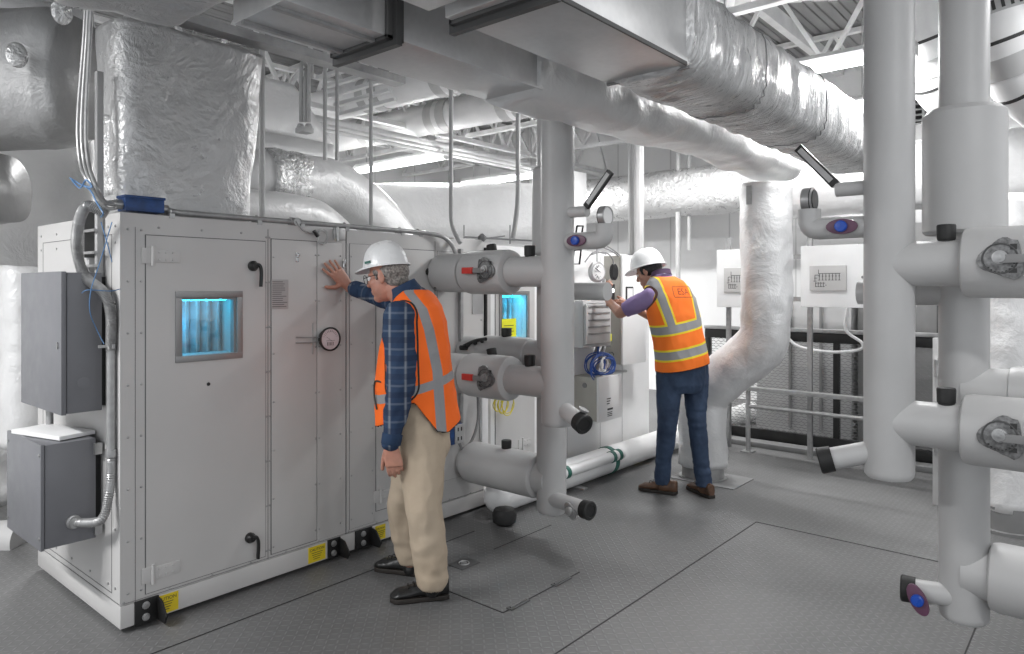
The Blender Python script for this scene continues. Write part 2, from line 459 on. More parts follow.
# unseen fixtures added over the near aisle for fill light
linear_light(1.6, -1.9, -.3, 3.1, 'added unseen linear light over the near aisle beside the camera', 22)
linear_light(4.3, -1.6, .0, 3.1, 'added unseen linear light over the near aisle beyond the right hand risers', 16)
linear_light(-1.1, 3.0, 4.6, 2.9, 'linear light left of the air handler end', 95)
w = bpy.data.worlds.new('room_light'); SC.world = w; w.use_nodes = True
w.node_tree.nodes['Background'].inputs[0].default_value = (.93, .96, 1, 1); w.node_tree.nodes['Background'].inputs[1].default_value = .58
SC.view_settings.exposure = .70

# ---------------------------------------------------------------- air handler
YF, YB, ZT = 3.31, 4.42, 1.852      # near unit: front plane, back plane, top
def xat(px, y): return PY(px, HOR, y).x
def zat(px, py, y): return PY(px, py, y).z
unit = thing('air_handler', (2.5, 3.86, 0), 'nearer white air handling unit with blue lit square window, touched by the khaki clad man', 'air handling unit')
m = MB(); m.box(1.29, 3.70, YF+.05, YB-.03, 0, .025); m.obj('foot_rail', 'gasket', unit, False)
m = MB(); m.box(1.236, 3.74, YF-.002, YB, .022, .122, .004); m.obj('base_rail', 'paint_white', unit)
MB().box(2.428, 2.436, YF+.004, YB, .03, ZT-.005).obj('joint_gasket', 'seam', unit, False)
def panel(x0, x1, z0, z1, name, y=YF, par=unit, t=.004, m_='paint_white', seam_w=.004, th=.005):
    """raised panel with a dark seam around it"""
    s = MB().box(x0-seam_w, x1+seam_w, y-.0012, y+.003, z0-seam_w, z1+seam_w).obj('panel_seam', 'seam', par, False)
    return MB().box(x0, x1, y-th, y+.002, z0, z1, .0018).obj(name, m_, par)
def screws(lst, par, y=YF, name='screw', r=.0055):
    m = MB()
    for x, z in lst: m.lathe((x, y, z), (0, -1, 0), [(-.001, r), (.002, r), (.0035, r*.6), (.004, 0)], 8)
    m.obj(name, 'zinc', par)
def hinge(x, z, par, y=YF-.005, w=.135):
    m = MB(); m.box(x-.02, x+.022, y-.006, y+.002, z-.035, z+.035, .002); m.box(x+.03, x+w, y-.006, y+.001, z-.028, z+.028, .002)
    m.cyl((x+.026, y-.008, z-.045), (x+.026, y-.008, z+.045), .008, n=10)
    for dx in (.055, .085, .115):
        for dz in (-.016, .016): m.lathe((x+dx, y-.006, z+dz), (0, -1, 0), [(0, .005), (.003, .004), (.0035, 0)], 8)
    return m.obj('hinge', 'paint_white', par)
def lever(x, z, par, y=YF-.005, L=.105, lean=0.):
    h = MB().lathe((x, y, z), (0, -1, 0), [(-.002, .026), (.014, .026), (.02, .02), (.034, .016), (.036, 0)], 20).obj('handle_boss', 'black_plastic', par)
    pts = [(x, y-.03, z+.006), (x+.018, y-.036, z+.004), (x+.028+lean, y-.036, z-.03), (x+.026+lean, y-.034, z-L)]
    MB().sweep(smooth_path(pts, 5), superell(.012, .008, 12, 3), None).obj('handle_lever', 'black_plastic', par)
    return h
def uv_window(x0, x1, z0, z1, y, par, fr=.028, door=None):
    """framed square window; opening with lit fins behind"""
    m = MB(); yo, yi = y-.012, y+.03
    for (a, b, c, d) in ((x0, x1, z1-fr, z1), (x0, x1, z0, z0+fr), (x0, x0+fr, z0+fr, z1-fr), (x1-fr, x1, z0+fr, z1-fr)): m.box(a, b, yo, y+.004, c, d, .002)
    wf = m.obj('window_frame', 'mid_grey_frame', par)
    a, b, c, d = x0+fr, x1-fr, z0+fr, z1-fr
    return a, b, c, d
b = NB('mid_grey_frame'); b.set(G(.27), .35, .4); MATS['mid_grey_frame'] = b.m
def door_with_window(x0, x1, z0, z1, wx0, wx1, wz0, wz1, y, par, name='access_door', th=.005):
    MB().box(x0-.004, x0, y-.0012, y+.003, z0-.004, z1+.004).box(x1, x1+.004, y-.0012, y+.003, z0-.004, z1+.004).box(x0, x1, y-.0012, y+.003, z0-.004, z0).box(x0, x1, y-.0012, y+.003, z1, z1+.004).obj('panel_seam', 'seam', par, False)
    m = MB()
    for (a, b, c, d) in ((x0, x1, wz1, z1), (x0, x1, z0, wz0), (x0, wx0, wz0, wz1), (wx1, x1, wz0, wz1)): m.box(a, b, y-th, y+.002, c, d)
    return m.obj(name, 'paint_white', par, False)
# the casing front of the first section has to be open behind the window: rebuild it as pieces
W = dict(x0=1.472, x1=1.803, z0=1.172, z1=1.505); FR = .03
OX0, OX1, OZ0, OZ1 = W['x0']+FR, W['x1']-FR, W['z0']+FR, W['z1']-FR
def open_casing(x0, x1, y0, y1, z0, z1, ox0, ox1, oz0, oz1, par, depth=.16, label=None):
    m = MB()
    m.box(x0, x1, y0+.06, y1, z0, z1) if False else None
    for (a, b, c, d) in ((x0, x1, oz1, z1), (x0, x1, z0, oz0), (x0, ox0, oz0, oz1), (ox1, x1, oz0, oz1)): m.box(a, b, y0, y0+depth, c, d)
    m.box(x0, x1, y0+depth, y1, z0, z1)
    bmesh.ops.remove_doubles(m.bm, verts=m.bm.verts, dist=1e-5)
    return m.obj('casing', 'paint_white', par, False)
open_casing(1.236, 2.428, YF, YB, .124, ZT, OX0, OX1, OZ0, OZ1, unit)
def lit_recess(ox0, ox1, oz0, oz1, y, par, energy=.30):
    # fins inside the lit chamber
    m = MB(); yb = y+.150
    n = 5; wd = (ox1-ox0)/n
    for i in range(n):
        xa = ox0+i*wd
        m.prism([(xa+.002, yb, oz0), (xa+wd*.30, yb-.035, oz0), (xa+wd*.42, yb-.035, oz0), (xa+wd-.004, yb-.006, oz0), (xa+wd-.004, yb+.008, oz0), (xa+.002, yb+.008, oz0)], (0, 0, oz1-oz0))
    m.obj('lit_fins', 'fin_metal', par, False)
    # ultraviolet lamp at the left of the chamber, out of the direct view
    MB().cyl((ox0+.012, y+.06, oz0+.004), (ox0+.012, y+.06, oz1-.004), .007, n=10).obj('lamp_tube', 'uv_tube', par)
    ld = bpy.data.lights.new('uv_glow', 'AREA'); ld.shape = 'RECTANGLE'; ld.size = (ox1-ox0)*.8; ld.size_y = .02; ld.energy = energy; ld.color = (.02, .62, 1.)
    lo = bpy.data.objects.new('uv_glow', ld); COL.objects.link(lo); lo.parent = par
    lo.location = Vector(((ox0+ox1)/2, y+.03, oz1-.01))-wloc(par); lo.rotation_euler = (math.radians(42), 0, 0)
    ld2 = bpy.data.lights.new('uv_glow', 'POINT'); ld2.energy = energy*.7; ld2.color = (.04, .5, 1.); ld2.shadow_soft_size = .02
    lo = bpy.data.objects.new('uv_glow', ld2); COL.objects.link(lo); lo.parent = par
    lo.location = Vector((ox0+.045, y+.075, (oz0+oz1)/2))-wloc(par)
lit_recess(OX0, OX1, OZ0, OZ1, YF, unit)
uv_window(W['x0'], W['x1'], W['z0'], W['z1'], YF, unit, FR)
MB().box(OX0, OX1, YF+.035, YF+.04, OZ0, OZ1).obj('window_pane', 'window_glass', unit, False)
MB().box(OX1-.012, OX1, YF, YF+.033, OZ0, OZ1).box(OX0, OX1-.012, YF, YF+.033, OZ1-.010, OZ1).obj('window_reveal', 'mid_grey', unit, False)
MB().box(2.436, 3.585, YF, YB, .124, ZT, .006).obj('casing', 'paint_white', unit)
MB().box(3.585, 3.74, YF+.08, YB, .124, ZT-.01).obj('casing', 'paint_white', unit, False)
# door 1
d1 = door_with_window(1.344, 1.929, .146, 1.757, W['x0']+.005, W['x1']-.005, W['z0']+.005, W['z1']-.005, YF, unit)
hinge(1.344, 1.665, d1, w=.15); hinge(1.344, .228, d1, w=.15)
lever(xat(252, YF), zat(252, 266, YF), d1); lever(xat(250, YF)-.005, zat(250, 537, YF), d1)
MB().lathe((xat(208, YF), YF-.005, zat(208, 384, YF)), (0, -1, 0), [(0, .009), (.003, .008), (.004, 0)], 12).obj('sight_plug', 'black_plastic', d1)
# frame trims and screws around door 1 and the panels
m = MB()
m.box(1.298, 1.3, YF-.0012, YF+.002, .124, ZT-.06); m.box(1.945, 1.9475, YF-.0012, YF+.002, .124, ZT-.03)
m.box(1.25, 3.58, YF-.0012, YF+.002, .1285, .1305); m.box(3.12, 3.1225, YF-.0012, YF+.002, .124, ZT-.03)
m.obj('seam_line', 'seam', unit, False)
p2 = panel(1.965, 2.235, .146, 1.772, 'side_panel'); p3 = panel(2.239, 2.40, .146, 1.772, 'side_panel', seam_w=.0012)
p4 = panel(2.455, 2.625, .146, 1.772, 'side_panel', seam_w=.002)
d2 = panel(2.645, 3.11, .205, 1.757, 'access_door')
hinge(2.645, 1.66, d2); hinge(2.645, .29, d2)
lever(xat(428, YF), zat(428, 272, YF), d2); lever(xat(428, YF), .35, d2)
p5 = panel(3.14, 3.56, .265, 1.757, 'side_panel', seam_w=.002)
sc_ = []
for x in (1.268, 1.3235, 1.937, 1.956): sc_ += [(x, .17+.23*k) for k in range(8)]
for x in (1.40, 1.6, 1.8): sc_ += [(x, 1.795)]
screws(sc_, unit, YF-.001)
sc_ = []
for x in (1.975, 2.228, 2.25, 2.39, 2.465, 2.615): sc_ += [(x, .18+.25*k+.02*(x > 2.2)) for k in range(7)]
screws(sc_, unit, YF-.005); screws([(3.15, .3+.25*k) for k in range(6)]+[(3.55, .3+.25*k) for k in range(6)], unit, YF-.005)
screws([(1.25+.2*k, .135) for k in range(12)], unit, YF-.001)
# end panel (faces the grey cabinets)
XE = 1.236
m = MB().box(XE-.0012, XE+.002, 3.40, 3.403, .16, 1.76).box(XE-.0012, XE+.002, 4.33, 4.333, .16, 1.76).box(XE-.0012, XE+.002, 3.40, 4.33, 1.757, 1.76).box(XE-.0012, XE+.002, 3.40, 4.33, .157, .16)
m.obj('seam_line', 'seam', unit, False)
m = MB()
for y in (3.36, 3.44, 3.66, 3.90, 4.12, 4.36):
    for z in (.19, 1.72, 1.795): m.lathe((XE, y, z), (-1, 0, 0), [(-.001, .006), (.003, .006), (.004, 0)], 8)
for z in (.45, .7, .95, 1.2, 1.45):
    for y in (3.36, 4.36): m.lathe((XE, y, z), (-1, 0, 0), [(-.001, .006), (.003, .006), (.004, 0)], 8)
m.obj('screw', 'zinc', unit)
m = MB().box(XE-.002, XE+.003, YF+.005, YB-.005, .1285, .131); m.obj('seam_line', 'seam', unit, False)
# data sheet, latches, gauge
def small_text(lines, size, c, ux, uy, m_, par, gap=1.5):
    uyv = Vector(uy); c = Vector(c)
    for i, t in enumerate(lines): text_at('lettering', t, size, c-uyv*(i-(len(lines)-1)/2)*size*gap, ux, uy, m_, par, .0002)
xs0, xs1 = xat(270.5, YF), xat(287.5, YF); zs1, zs0 = zat(279, 279.5, YF), zat(279, 309, YF)
sheet = MB().box(xs0, xs1, YF-.008, YF-.005, zs0, zs1).obj('data_plate', 'label_grey', unit, False)
m = MB(); random.seed(3)
for i in range(13):
    z = zs1-.012-i*(zs1-zs0-.02)/12.5; L = (xs1-xs0-.012)*random.uniform(.6, 1); m.box(xs0+.006, xs0+.006+L, YF-.0086, YF-.008, z-.0018, z+.0012)
m.obj('print_line', 'dark_grey', sheet, False)
def latch(px, py, par):
    p = PY(px, py, YF-.005); m = MB(); m.box(p.x-.010, p.x+.010, p.y-.004, p.y+.001, p.z-.026, p.z+.022, .002); m.box(p.x-.007, p.x+.007, p.y-.014, p.y-.004, p.z-.004, p.z+.018, .003)
    m.cyl((p.x-.010, p.y-.010, p.z+.010), (p.x+.010, p.y-.010, p.z+.010), .004, n=8)
    return m.obj('latch', 'chrome', par)
latch(297, 257, unit); latch(344, 263, unit)
p = PY(340.5, 238, YF-.005)
m = MB().box(p.x-.05, p.x+.03, p.y-.006, p.y, p.z-.012, p.z+.055, .002); m.cyl((p.x-.03, p.y-.012, p.z-.02), (p.x-.03, p.y-.012, p.z+.06), .007, n=8); m.obj('lift_lug', 'zinc', unit)
def coil(cx, cy, cz, R, n_, r, seed=1, tilt=.2, sag=1.):
    random.seed(seed); pts = []
    for i in range(n_*14+1):
        a = 2*PI*i/14; k = i/14; rr = R*(1+.10*math.sin(k*2.1+seed)+.05*math.sin(a*2+k))
        pts.append((cx+rr*math.cos(a)*.8, cy-.006-.010*(i % 3)*.3-.003*math.sin(k*3)+.0*a, cz+rr*math.sin(a)*sag))
    return pts
p = PY(321.5, 237, YF-.005)
MB().tube(smooth_path(coil(p.x, p.y, p.z, .038, 4, 0), 2), .0035, 6).obj('cable_loop', 'light_grey', unit)
MB().tube(smooth_path([PY(296, 221, YF-.01), PY(303, 230, YF-.02), PY(311, 233, YF-.02), PY(318, 234, YF-.015)], 6), .005, 8).obj('cable_tail', 'conduit', unit)
MB().cyl(PY(314, 231, YF-.02), PY(318, 236, YF-.02), .012, n=12).obj('cable_plug', 'black_plastic', unit)
# differential pressure gauge
gc = PY(329.5, 339, YF-.04)
g = thing('pressure_gauge', (gc.x, YF-.005, gc.z), 'round black rimmed pressure gauge with a pinkish dial on the white air handler door post', 'gauge')
MB().lathe((gc.x, YF-.006, gc.z), (0, -1, 0), [(0, .05), (.03, .058), (.034, .066), (.046, .066), (.048, .060), (.040, .058), (.036, 0)], 36).obj('case', 'black_plastic', g)
MB().lathe((gc.x, YF-.046, gc.z), (0, -1, 0), [(0, .0565), (.003, .0565), (.0032, 0)], 36).obj('dial', 'dial_face', g)
m = MB()
for k in range(11):
    a = math.radians(160-14*k); c = Vector((gc.x, YF-.0495, gc.z)); u = Vector((math.cos(a), 0, math.sin(a))); m.bar(c+u*.038, c+u*.048, .002, .001)
m.bar((gc.x-.026, YF-.0495, gc.z+.014), (gc.x+.01, YF-.0495, gc.z-.012), .0016, .001); m.box(gc.x-.028, gc.x+.028, YF-.05, YF-.049, gc.z-.009, gc.z-.0075)
for k in range(5): m.box(gc.x-.02+.009*k, gc.x-.017+.009*k, YF-.05, YF-.049, gc.z-.035, gc.z-.016)
m.obj('dial_marks', 'ink', g, False)
m = MB(); m.tube(bend_path([(gc.x-.05, YF-.03, gc.z+.012), (gc.x-.085, YF-.03, gc.z+.012), (gc.x-.19, YF-.012, gc.z+.018)], .01), .003, 6)
m.tube(bend_path([(gc.x-.05, YF-.03, gc.z-.012), (gc.x-.11, YF-.022, gc.z-.014), (gc.x-.19, YF-.012, gc.z-.012)], .01), .003, 6)
m.tube([(gc.x-.085, YF-.01, gc.z+.09), (gc.x-.085, YF-.01, gc.z-.08)], .003, 6); m.obj('sensing_tube', 'conduit', g)
# caution labels and lifting lugs on the base rail
def caution(px0, px1, par, zc=.072, h=.085):
    x0, x1 = xat(px0, YF), xat(px1, YF)
    l = MB().box(x0, x1, YF-.0045, YF-.002, zc-h/2, zc+h/2).obj('caution_label', 'yellow_label', par, False, label='yellow caution sticker')
    cx = (x0+x1)/2; text_at('lettering', 'CAUTION', (x1-x0)*.19, (cx, YF-.0052, zc+h*.28), (1, 0, 0), (0, 0, 1), 'ink', l, .0002)
    m = MB()
    for k in range(4): m.box(cx-.035+.004*k, cx+.035-.006*k, YF-.0055, YF-.0045, zc+.006-.011*k, zc+.0085-.011*k)
    m.obj('print_line', 'ink', l, False)
def lug(px0, px1, par, flip=1, zc=.075):
    x0, x1 = xat(px0, YF), xat(px1, YF)
    l = MB().box(x0, x1, YF-.012, YF-.002, zc-.055, zc+.05, .002).obj('lifting_lug', 'black_steel', par)
    xe = x1 if flip > 0 else x0
    MB().prism([(xe, YF-.004, zc+.045), (xe, YF-.055, zc+.035), (xe, YF-.10, zc-.02), (xe, YF-.085, zc-.055), (xe, YF-.004, zc-.055)], (.009*-flip, 0, 0), .001).obj('lug_plate', 'black_steel', l)
    m = MB()
    for dz in (.024, -.028): m.lathe(((x0+x1)/2-.006*flip, YF-.012, zc+dz), (0, -1, 0), [(0, .017), (.004, .017), (.005, .012), (.012, .012), (.013, 0)], 12)
    m.obj('bolt', 'zinc', l)
caution(152, 178, unit); lug(134, 158, unit, 1)
caution(308, 325, unit); lug(327, 339.5, unit, 1)
lug(354.5, 371, unit, 1); caution(375, 385, unit)
# ---------------------------------------------------------------- second unit, beyond
Y2 = 3.40
unit2 = thing('air_handler', (4.9, 3.95, 0), 'farther white air handling unit with a yellow note on its small window', 'air handling unit')
w2 = dict(x0=PY(498.5, 300, Y2).x, x1=PY(528.5, 300, Y2).x, z0=zat(512, 344, Y2), z1=zat(512, 291, Y2))
q0, q1, q2, q3 = w2['x0']+FR, w2['x1']-FR, w2['z0']+FR, w2['z1']-FR
def casing2():
    x0, x1, y0, y1, z0, z1 = 3.745, 6.02, Y2, 4.5, .10, 1.83
    m = MB()
    for (a, b, c, d) in ((x0, x1, q3, z1), (x0, x1, z0, q2), (x0, q0, q2, q3), (q1, x1, q2, q3)): m.box(a, b, y0, y0+.16, c, d)
    m.box(x0, x1, y0+.16, y1, z0, z1); m.obj('casing', 'paint_bright', unit2, False)
casing2()
MB().box(3.745, 6.03, Y2-.005, 4.5, .02, .10, .003).obj('base_rail', 'paint_bright', unit2)
MB().box(3.8, 6.0, Y2+.03, 4.45, 0, .02).obj('foot_rail', 'gasket', unit2, False)
lit_recess(q0, q1, q2, q3, Y2, unit2, .30)
uv_window(w2['x0'], w2['x1'], w2['z0'], w2['z1'], Y2, unit2, FR)
MB().box(q0, q1, Y2+.035, Y2+.04, q2, q3).obj('window_pane', 'window_glass', unit2, False)
n_ = MB().box(q0-.01, q0+.15, Y2-.016, Y2-.014, q2-.02, q2+.16).obj('yellow_note', 'yellow_bright', unit2, False, label='bright yellow printed note')
m = MB()
for k in range(5): m.box(q0+.01, q0+.12-.015*(k % 2), Y2-.0175, Y2-.016, q2+.02+.022*k, q2+.024+.022*k)
m.obj('print_line', 'ink', n_, False)
d3 = door_with_window(3.80, PY(534, 300, Y2).x, .16, 1.72, w2['x0']+.005, w2['x1']-.005, w2['z0']+.005, w2['z1']-.005, Y2, unit2)
hx = PY(531, 440, Y2).x; hinge(hx-.14, zat(531, 441, Y2), d3, Y2-.005, .12)
m = MB()
for px in (541, 567, 600, 622): x = PY(px, 430, Y2).x; m.box(x, x+.003, Y2-.0012, Y2+.002, .11, 1.8)
m.obj('seam_line', 'seam', unit2, False)
# gasket strut and grey vertical channel at the section joint
MB().box(3.588, 3.606, YF-.012, YF+.06, .42, 1.80).obj('edge_gasket', 'gasket', unit, False)
x = xat(459, YF); MB().box(x-.012, x+.012, YF-.03, YF-.005, .55, 1.78, .002).obj('vertical_channel', 'conduit', unit)
x0, x1 = xat(471.5, YF), xat(482, YF)
sheet = MB().box(x0, x1, YF-.009, YF-.005, zat(476, 314, YF), zat(476, 291, YF)).obj('data_plate', 'label_grey', unit, False)
# caution label at far end
l = MB().box(5.72, 5.84, Y2-.012, Y2-.006, .03, .10).obj('caution_label', 'yellow_label', unit2, False, label='yellow caution sticker')
MB().box(5.86, 5.95, Y2-.05, Y2-.006, .02, .09, .002).obj('lifting_lug', 'black_steel', unit2)

# ---------------------------------------------------------------- grey cabinets on the end of the unit
def screw_on(m, c, ax, r=.007): m.lathe(c, ax, [(0, r), (.003, r), (.004, 0)], 10)
c1 = thing('electrical_cabinet', (1.12, 3.73, .97), 'taller upper grey steel cabinet fixed to the end of the white air handler', 'electrical cabinet')
MB().box(1.075, 1.215, 3.455, 4.01, .972, 1.588, .003).obj('body', 'cabinet_grey', c1)
MB().box(1.052, 1.073, 3.452, 4.013, .968, 1.592, .004).obj('door', 'cabinet_grey', c1)
m = MB(); screw_on(m, (1.052, 3.49, 1.27), (-1, 0, 0), .010); m.box(1.046, 1.052, 3.486, 3.494, 1.255, 1.285); m.obj('latch', 'zinc', c1)
MB().box(1.215, 1.236, 3.475, 3.99, .99, 1.57).obj('mounting_frame', 'gasket', c1, False)
MB().lathe((1.14, 3.455, 1.10), (0, -1, 0), [(-.001, .026), (.001, .026), (.0015, .022), (.0012, 0)], 24).obj('knockout', 'cabinet_grey', c1)
c2 = thing('electrical_cabinet', (1.09, 3.73, .39), 'lower squat grey steel cabinet fixed to the end of the white air handler', 'electrical cabinet')
MB().box(1.005, 1.205, 3.50, 3.98, .392, .842, .003).obj('body', 'cabinet_grey', c2)
MB().box(.988, 1.003, 3.497, 3.983, .388, .846, .003).obj('door', 'cabinet_grey', c2)
m = MB()
for z in (.44, .80):
    for y in (3.515, 3.965): screw_on(m, (.988, y, z), (-1, 0, 0))
    m.box(1.195, 1.225, 3.48, 3.50, z-.03, z+.02)
m.obj('cover_screw', 'zinc', c2)
MB().box(1.205, 1.236, 3.53, 3.95, .43, .80).obj('mounting_frame', 'gasket', c2, False)
bd = MB().obox((1.105, 3.73, .8555), Vector((.080, .022, 0)), Vector((-.045, .175, 0)), Vector((0, 0, .009)), .002).obj('loose_cover', 'paint_bright')
tag(bd, 'loose white metal cover lying askew on top of the lower grey cabinet', 'metal cover')
m = MB()
m.cyl((1.14, 3.90, .846), (1.14, 3.90, .968), .016, n=14); m = m.obj('cabinet_nipple', 'conduit'); tag(m, 'short grey conduit joining the two grey cabinets', 'conduit')
# flexible conduit of the lower cabinet
def flex(pts, r, name, parent=None, pitch=.009, mat_='conduit'):
    p = resample(smooth_path(pts, 10), pitch/2); sc = [1.12 if i % 2 else .94 for i in range(len(p))]
    return MB().tube(p, r, 12, sc).obj(name, mat_, parent, ang=60)
fx = thing('flexible_conduit', (1.19, 3.44, .42), 'ribbed flexible conduit curving down beside the lower grey cabinet', 'conduit')
xC = 1.185
# rigid tube drops from the top, passes beside the upper cabinet, ends in ribbed hose
dn = 3.402
A = [PX(107, 215, 1.16), PX(88, 206, 1.10), PX(79, 222, 1.10), PX(77, 250, 1.12), PX(85, 276, 1.15), PX(104, 293, 1.19), PX(111, 315, 1.21), PX(111, 350, 1.215)]
flex(A, .021, 'upper_hose', fx, .006)
top = PX(111, 350, 1.215); bot = PX(111, 452, 1.215)
MB().cyl(top, bot, .018, n=16).obj('rigid_tube', 'conduit', fx)
MB().cyl(bot+Vector((0, 0, .012)), bot-Vector((0, 0, .02)), .023, n=16).obj('coupling', 'zinc', fx)
B = [bot, bot-Vector((.0, .0, .10)), PX(108, 500, 1.20), PX(101, 520, 1.17), Vector((1.13, 3.455, .487)), Vector((1.115, 3.49, .487))]
flex(B, .018, 'lower_hose', fx, .010)
MB().lathe((1.113, 3.50, .487), (0, -1, 0), [(0, .030), (.012, .030), (.014, .024), (.03, .024)], 16).obj('connector', 'zinc', fx)
# clips, blue tie wire
m = MB()
for py in (346,):
    q = PX(111, py, 1.215); m.bar(q+Vector((-.05, 0, .0)), q+Vector((.03, .0, 0)), .012); m.bar(q+Vector((0, -.03, .0)), q+Vector((0, .03, 0)), .010, .02)
m.obj('clip', 'conduit', fx)
# vertical struts on the end panel
st = thing('strut_channel', (1.2, 3.55, 1.58), 'vertical zinc strut channels bolted to the air handler end above the upper cabinet', 'strut')
for y, z1 in ((3.60, 1.84), (3.50, 2.5)):
    MB().box(1.205, 1.232, y-.016, y+.016, 1.45, z1, .002).obj('channel', 'light_grey', st)
MB().box(1.185, 1.236, 3.58, 3.62, 1.66, 1.87).obj('channel_cover', 'dark_grey', st, False)
m = MB()
for z in (1.62, 1.68, 1.78): m.bar((1.19, 3.46, z), (1.19, 3.66, z), .012)
m.obj('bolt', 'zinc', st)
wr = thing('tie_wire', (1.1, 3.4, 1.3), 'loose blue and white tie wire hanging over the grey cabinet hose', 'wire')
W1 = [PX(70, 178, 1.1), PX(80, 184, 1.1), PX(90, 190, 1.1), PX(97, 203, 1.1), PX(103, 213, 1.1), PX(101, 217, 1.12)]
MB().tube(smooth_path(W1, 6), .0035, 6).obj('strand', 'wire_blue' if 'wire_blue' in MATS else mat('wire_blue', (.10, .22, .42), .4), wr)
W2 = [PX(101, 222, 1.15), PX(108, 246, 1.17), PX(112, 262, 1.2)]; W3 = [PX(112, 222, 1.15), PX(100, 262, 1.13), PX(91, 290, 1.1), PX(90, 312, 1.1), PX(97, 330, 1.15), PX(104, 344, 1.18)]
for Wp in (W2, W3, [PX(82, 293, 1.1), PX(88, 290, 1.1), PX(110, 291, 1.18), PX(120, 289, 1.23)]): MB().tube(smooth_path(Wp, 6), .0022, 6).obj('strand', 'wire_blue', wr)
for Wp in ([PX(72, 180, 1.09), PX(80, 188, 1.09), PX(86, 180, 1.09), PX(92, 187, 1.09), PX(84, 186, 1.09)],): MB().tube(smooth_path(Wp, 6), .004, 6).obj('strand', 'wire_blue', wr)
# blue junction box with conduit along the top edge
jb = thing('junction_box', (1.35, 3.38, ZT), 'dark blue junction box on top of the near air handler corner', 'junction box')
x0, x1 = 1.262, 1.432
MB().box(x0, x1, YF+.012, YF+.10, ZT+.012, ZT+.075, .004).obj('body', 'blue_paint', jb)
MB().box(x0-.004, x1+.004, YF+.008, YF+.104, ZT+.070, ZT+.082, .003).obj('lid', 'blue_paint', jb)
m = MB(); m.cyl((x0-.03, YF+.05, ZT+.04), (x0, YF+.05, ZT+.04), .022, n=14); m.cyl((x1, YF+.05, ZT+.035), (x1+.03, YF+.05, ZT+.035), .02, n=14); m.each('connector', 'zinc', jb)
for k, (dy, dz) in enumerate(((.03, .0), (.06, .012), (.045, -.015))):
    fy = YF+dy
    t = [(x0-.02, fy+.01, ZT+.04+dz), (x0-.06, fy+.03, ZT+.042+dz), PX(97-5*k, 188-4*k, 1.14), PX(88-4*k, 160, 1.14), PX(86-4*k, 120, 1.14), PX(90-3*k, 40, 1.14), PX(92-3*k, 0, 1.14), PX(93-3*k, -40, 1.14)]
    cdt = MB().tube(smooth_path(t, 8), .0085, 10).obj('conduit_pipe', 'conduit'); 
    tag(cdt, ['rightmost', 'middle', 'leftmost'][k]+' of the three thin grey conduits rising left of the foil plenum', 'conduit', 'conduits rising from the blue box')
tc = thing('conduit_pipe', (2.3, 3.35, ZT), 'long grey conduit clamped along the top edge of the near air handler', 'conduit')
xe = xat(441, YF)
pts = [(x1+.02, YF+.05, ZT+.03), (1.50, YF+.03, ZT+.022), (xat(440, YF)-.15, YF+.0, ZT+.018), (xat(447, YF-.05), YF-.04, ZT+.0), (xat(459, YF-.07), YF-.05, ZT-.10), (xat(459, YF-.07), YF-.05, ZT-.3)]
MB().tube(bend_path(pts, .12), .014, 12).obj('pipe', 'conduit', tc)
for k, x in enumerate((1.46, 1.9, 2.15, 2.44, 2.85, 3.0)):
    m = MB().box(x-.012, x+.012, YF-.004, YF+.06, ZT-.01, ZT+.012); m.torus((x, YF+.03, ZT+.022), (1, 0, 0), .017, .004, 16, 6); m.obj('clamp', 'zinc', tc)
m = MB().cyl((2.085, YF+.02, ZT+.02), (2.135, YF+.02, ZT+.02), .024, n=16).cyl((2.11, YF-.01, ZT+.02), (2.11, YF+.02, ZT+.02), .02, n=16).obj('elbow_fitting', 'zinc', tc)
# ================================================================ insulated riser manifolds
def riser(name, x, y, z0, r, label, extra=()):
    t = thing(name, (x, y, z0), label, 'riser pipe')
    MB().lathe((x, y, z0), (0, 0, 1), [(0, r*.4), (.0, r*.86), (.012, r*.97), (.03, r), (3.35-z0, r), (3.36-z0, 0)], 36).obj('riser', 'pipe_jacket', t)
    for za, zb, rr in extra:
        MB().lathe((x, y, za), (0, 0, 1), [(0, r*.9), (.0, rr-.012), (.012, rr), (zb-za-.02, rr), (zb-za, rr-.02), (zb-za, r*.9)], 40).obj('insulation_sleeve', 'pipe_jacket', t)
    return t
def cap_top(x, y, z, par, rad=.030, h=.052, tilt=0.):
    MB().lathe((x, y, z-.03), (0, tilt, 1), [(0, rad*.86), (.03, rad*.9), (.034, rad), (.03+h*.9, rad*1.04), (.03+h, rad*.95), (.03+h, 0)], 18).obj('black_cap', 'black_rubber', par)
def cap_end(p, d, par, rad=.048, h=.055):
    d = Vector(d).normalized(); p = Vector(p)
    MB().lathe(p-d*.01, d, [(0, rad*.95), (.0, rad*1.08), (h*.9, rad*1.13), (h, rad), (h, rad*.75), (h-.006, rad*.7), (h-.006, 0)], 24).obj('black_cap', 'black_rubber', par)
def branch(x, y0, y1, z, r, par, segs=(), end_r=None):
    """horizontal run along y from the riser (y0) to the unit (y1); segs: (ya, yb, radius)"""
    MB().lathe((x, y0, z), (0, 1 if y1 > y0 else -1, 0), [(0, 0), (0, r), (abs(y1-y0), r)], 48).obj('branch_pipe', 'pipe_jacket', par)
    for a, b, rr in segs:
        L = abs(b-a); d = (0, 1 if b > a else -1, 0)
        MB().lathe((x, a, z), d, [(0, r*.9), (0, rr-.018), (.008, rr-.006), (.03, rr), (L-.03, rr), (L-.008, rr-.006), (L, rr-.018), (L, r*.9)], 40).obj('insulation_sleeve', 'pipe_jacket', par)
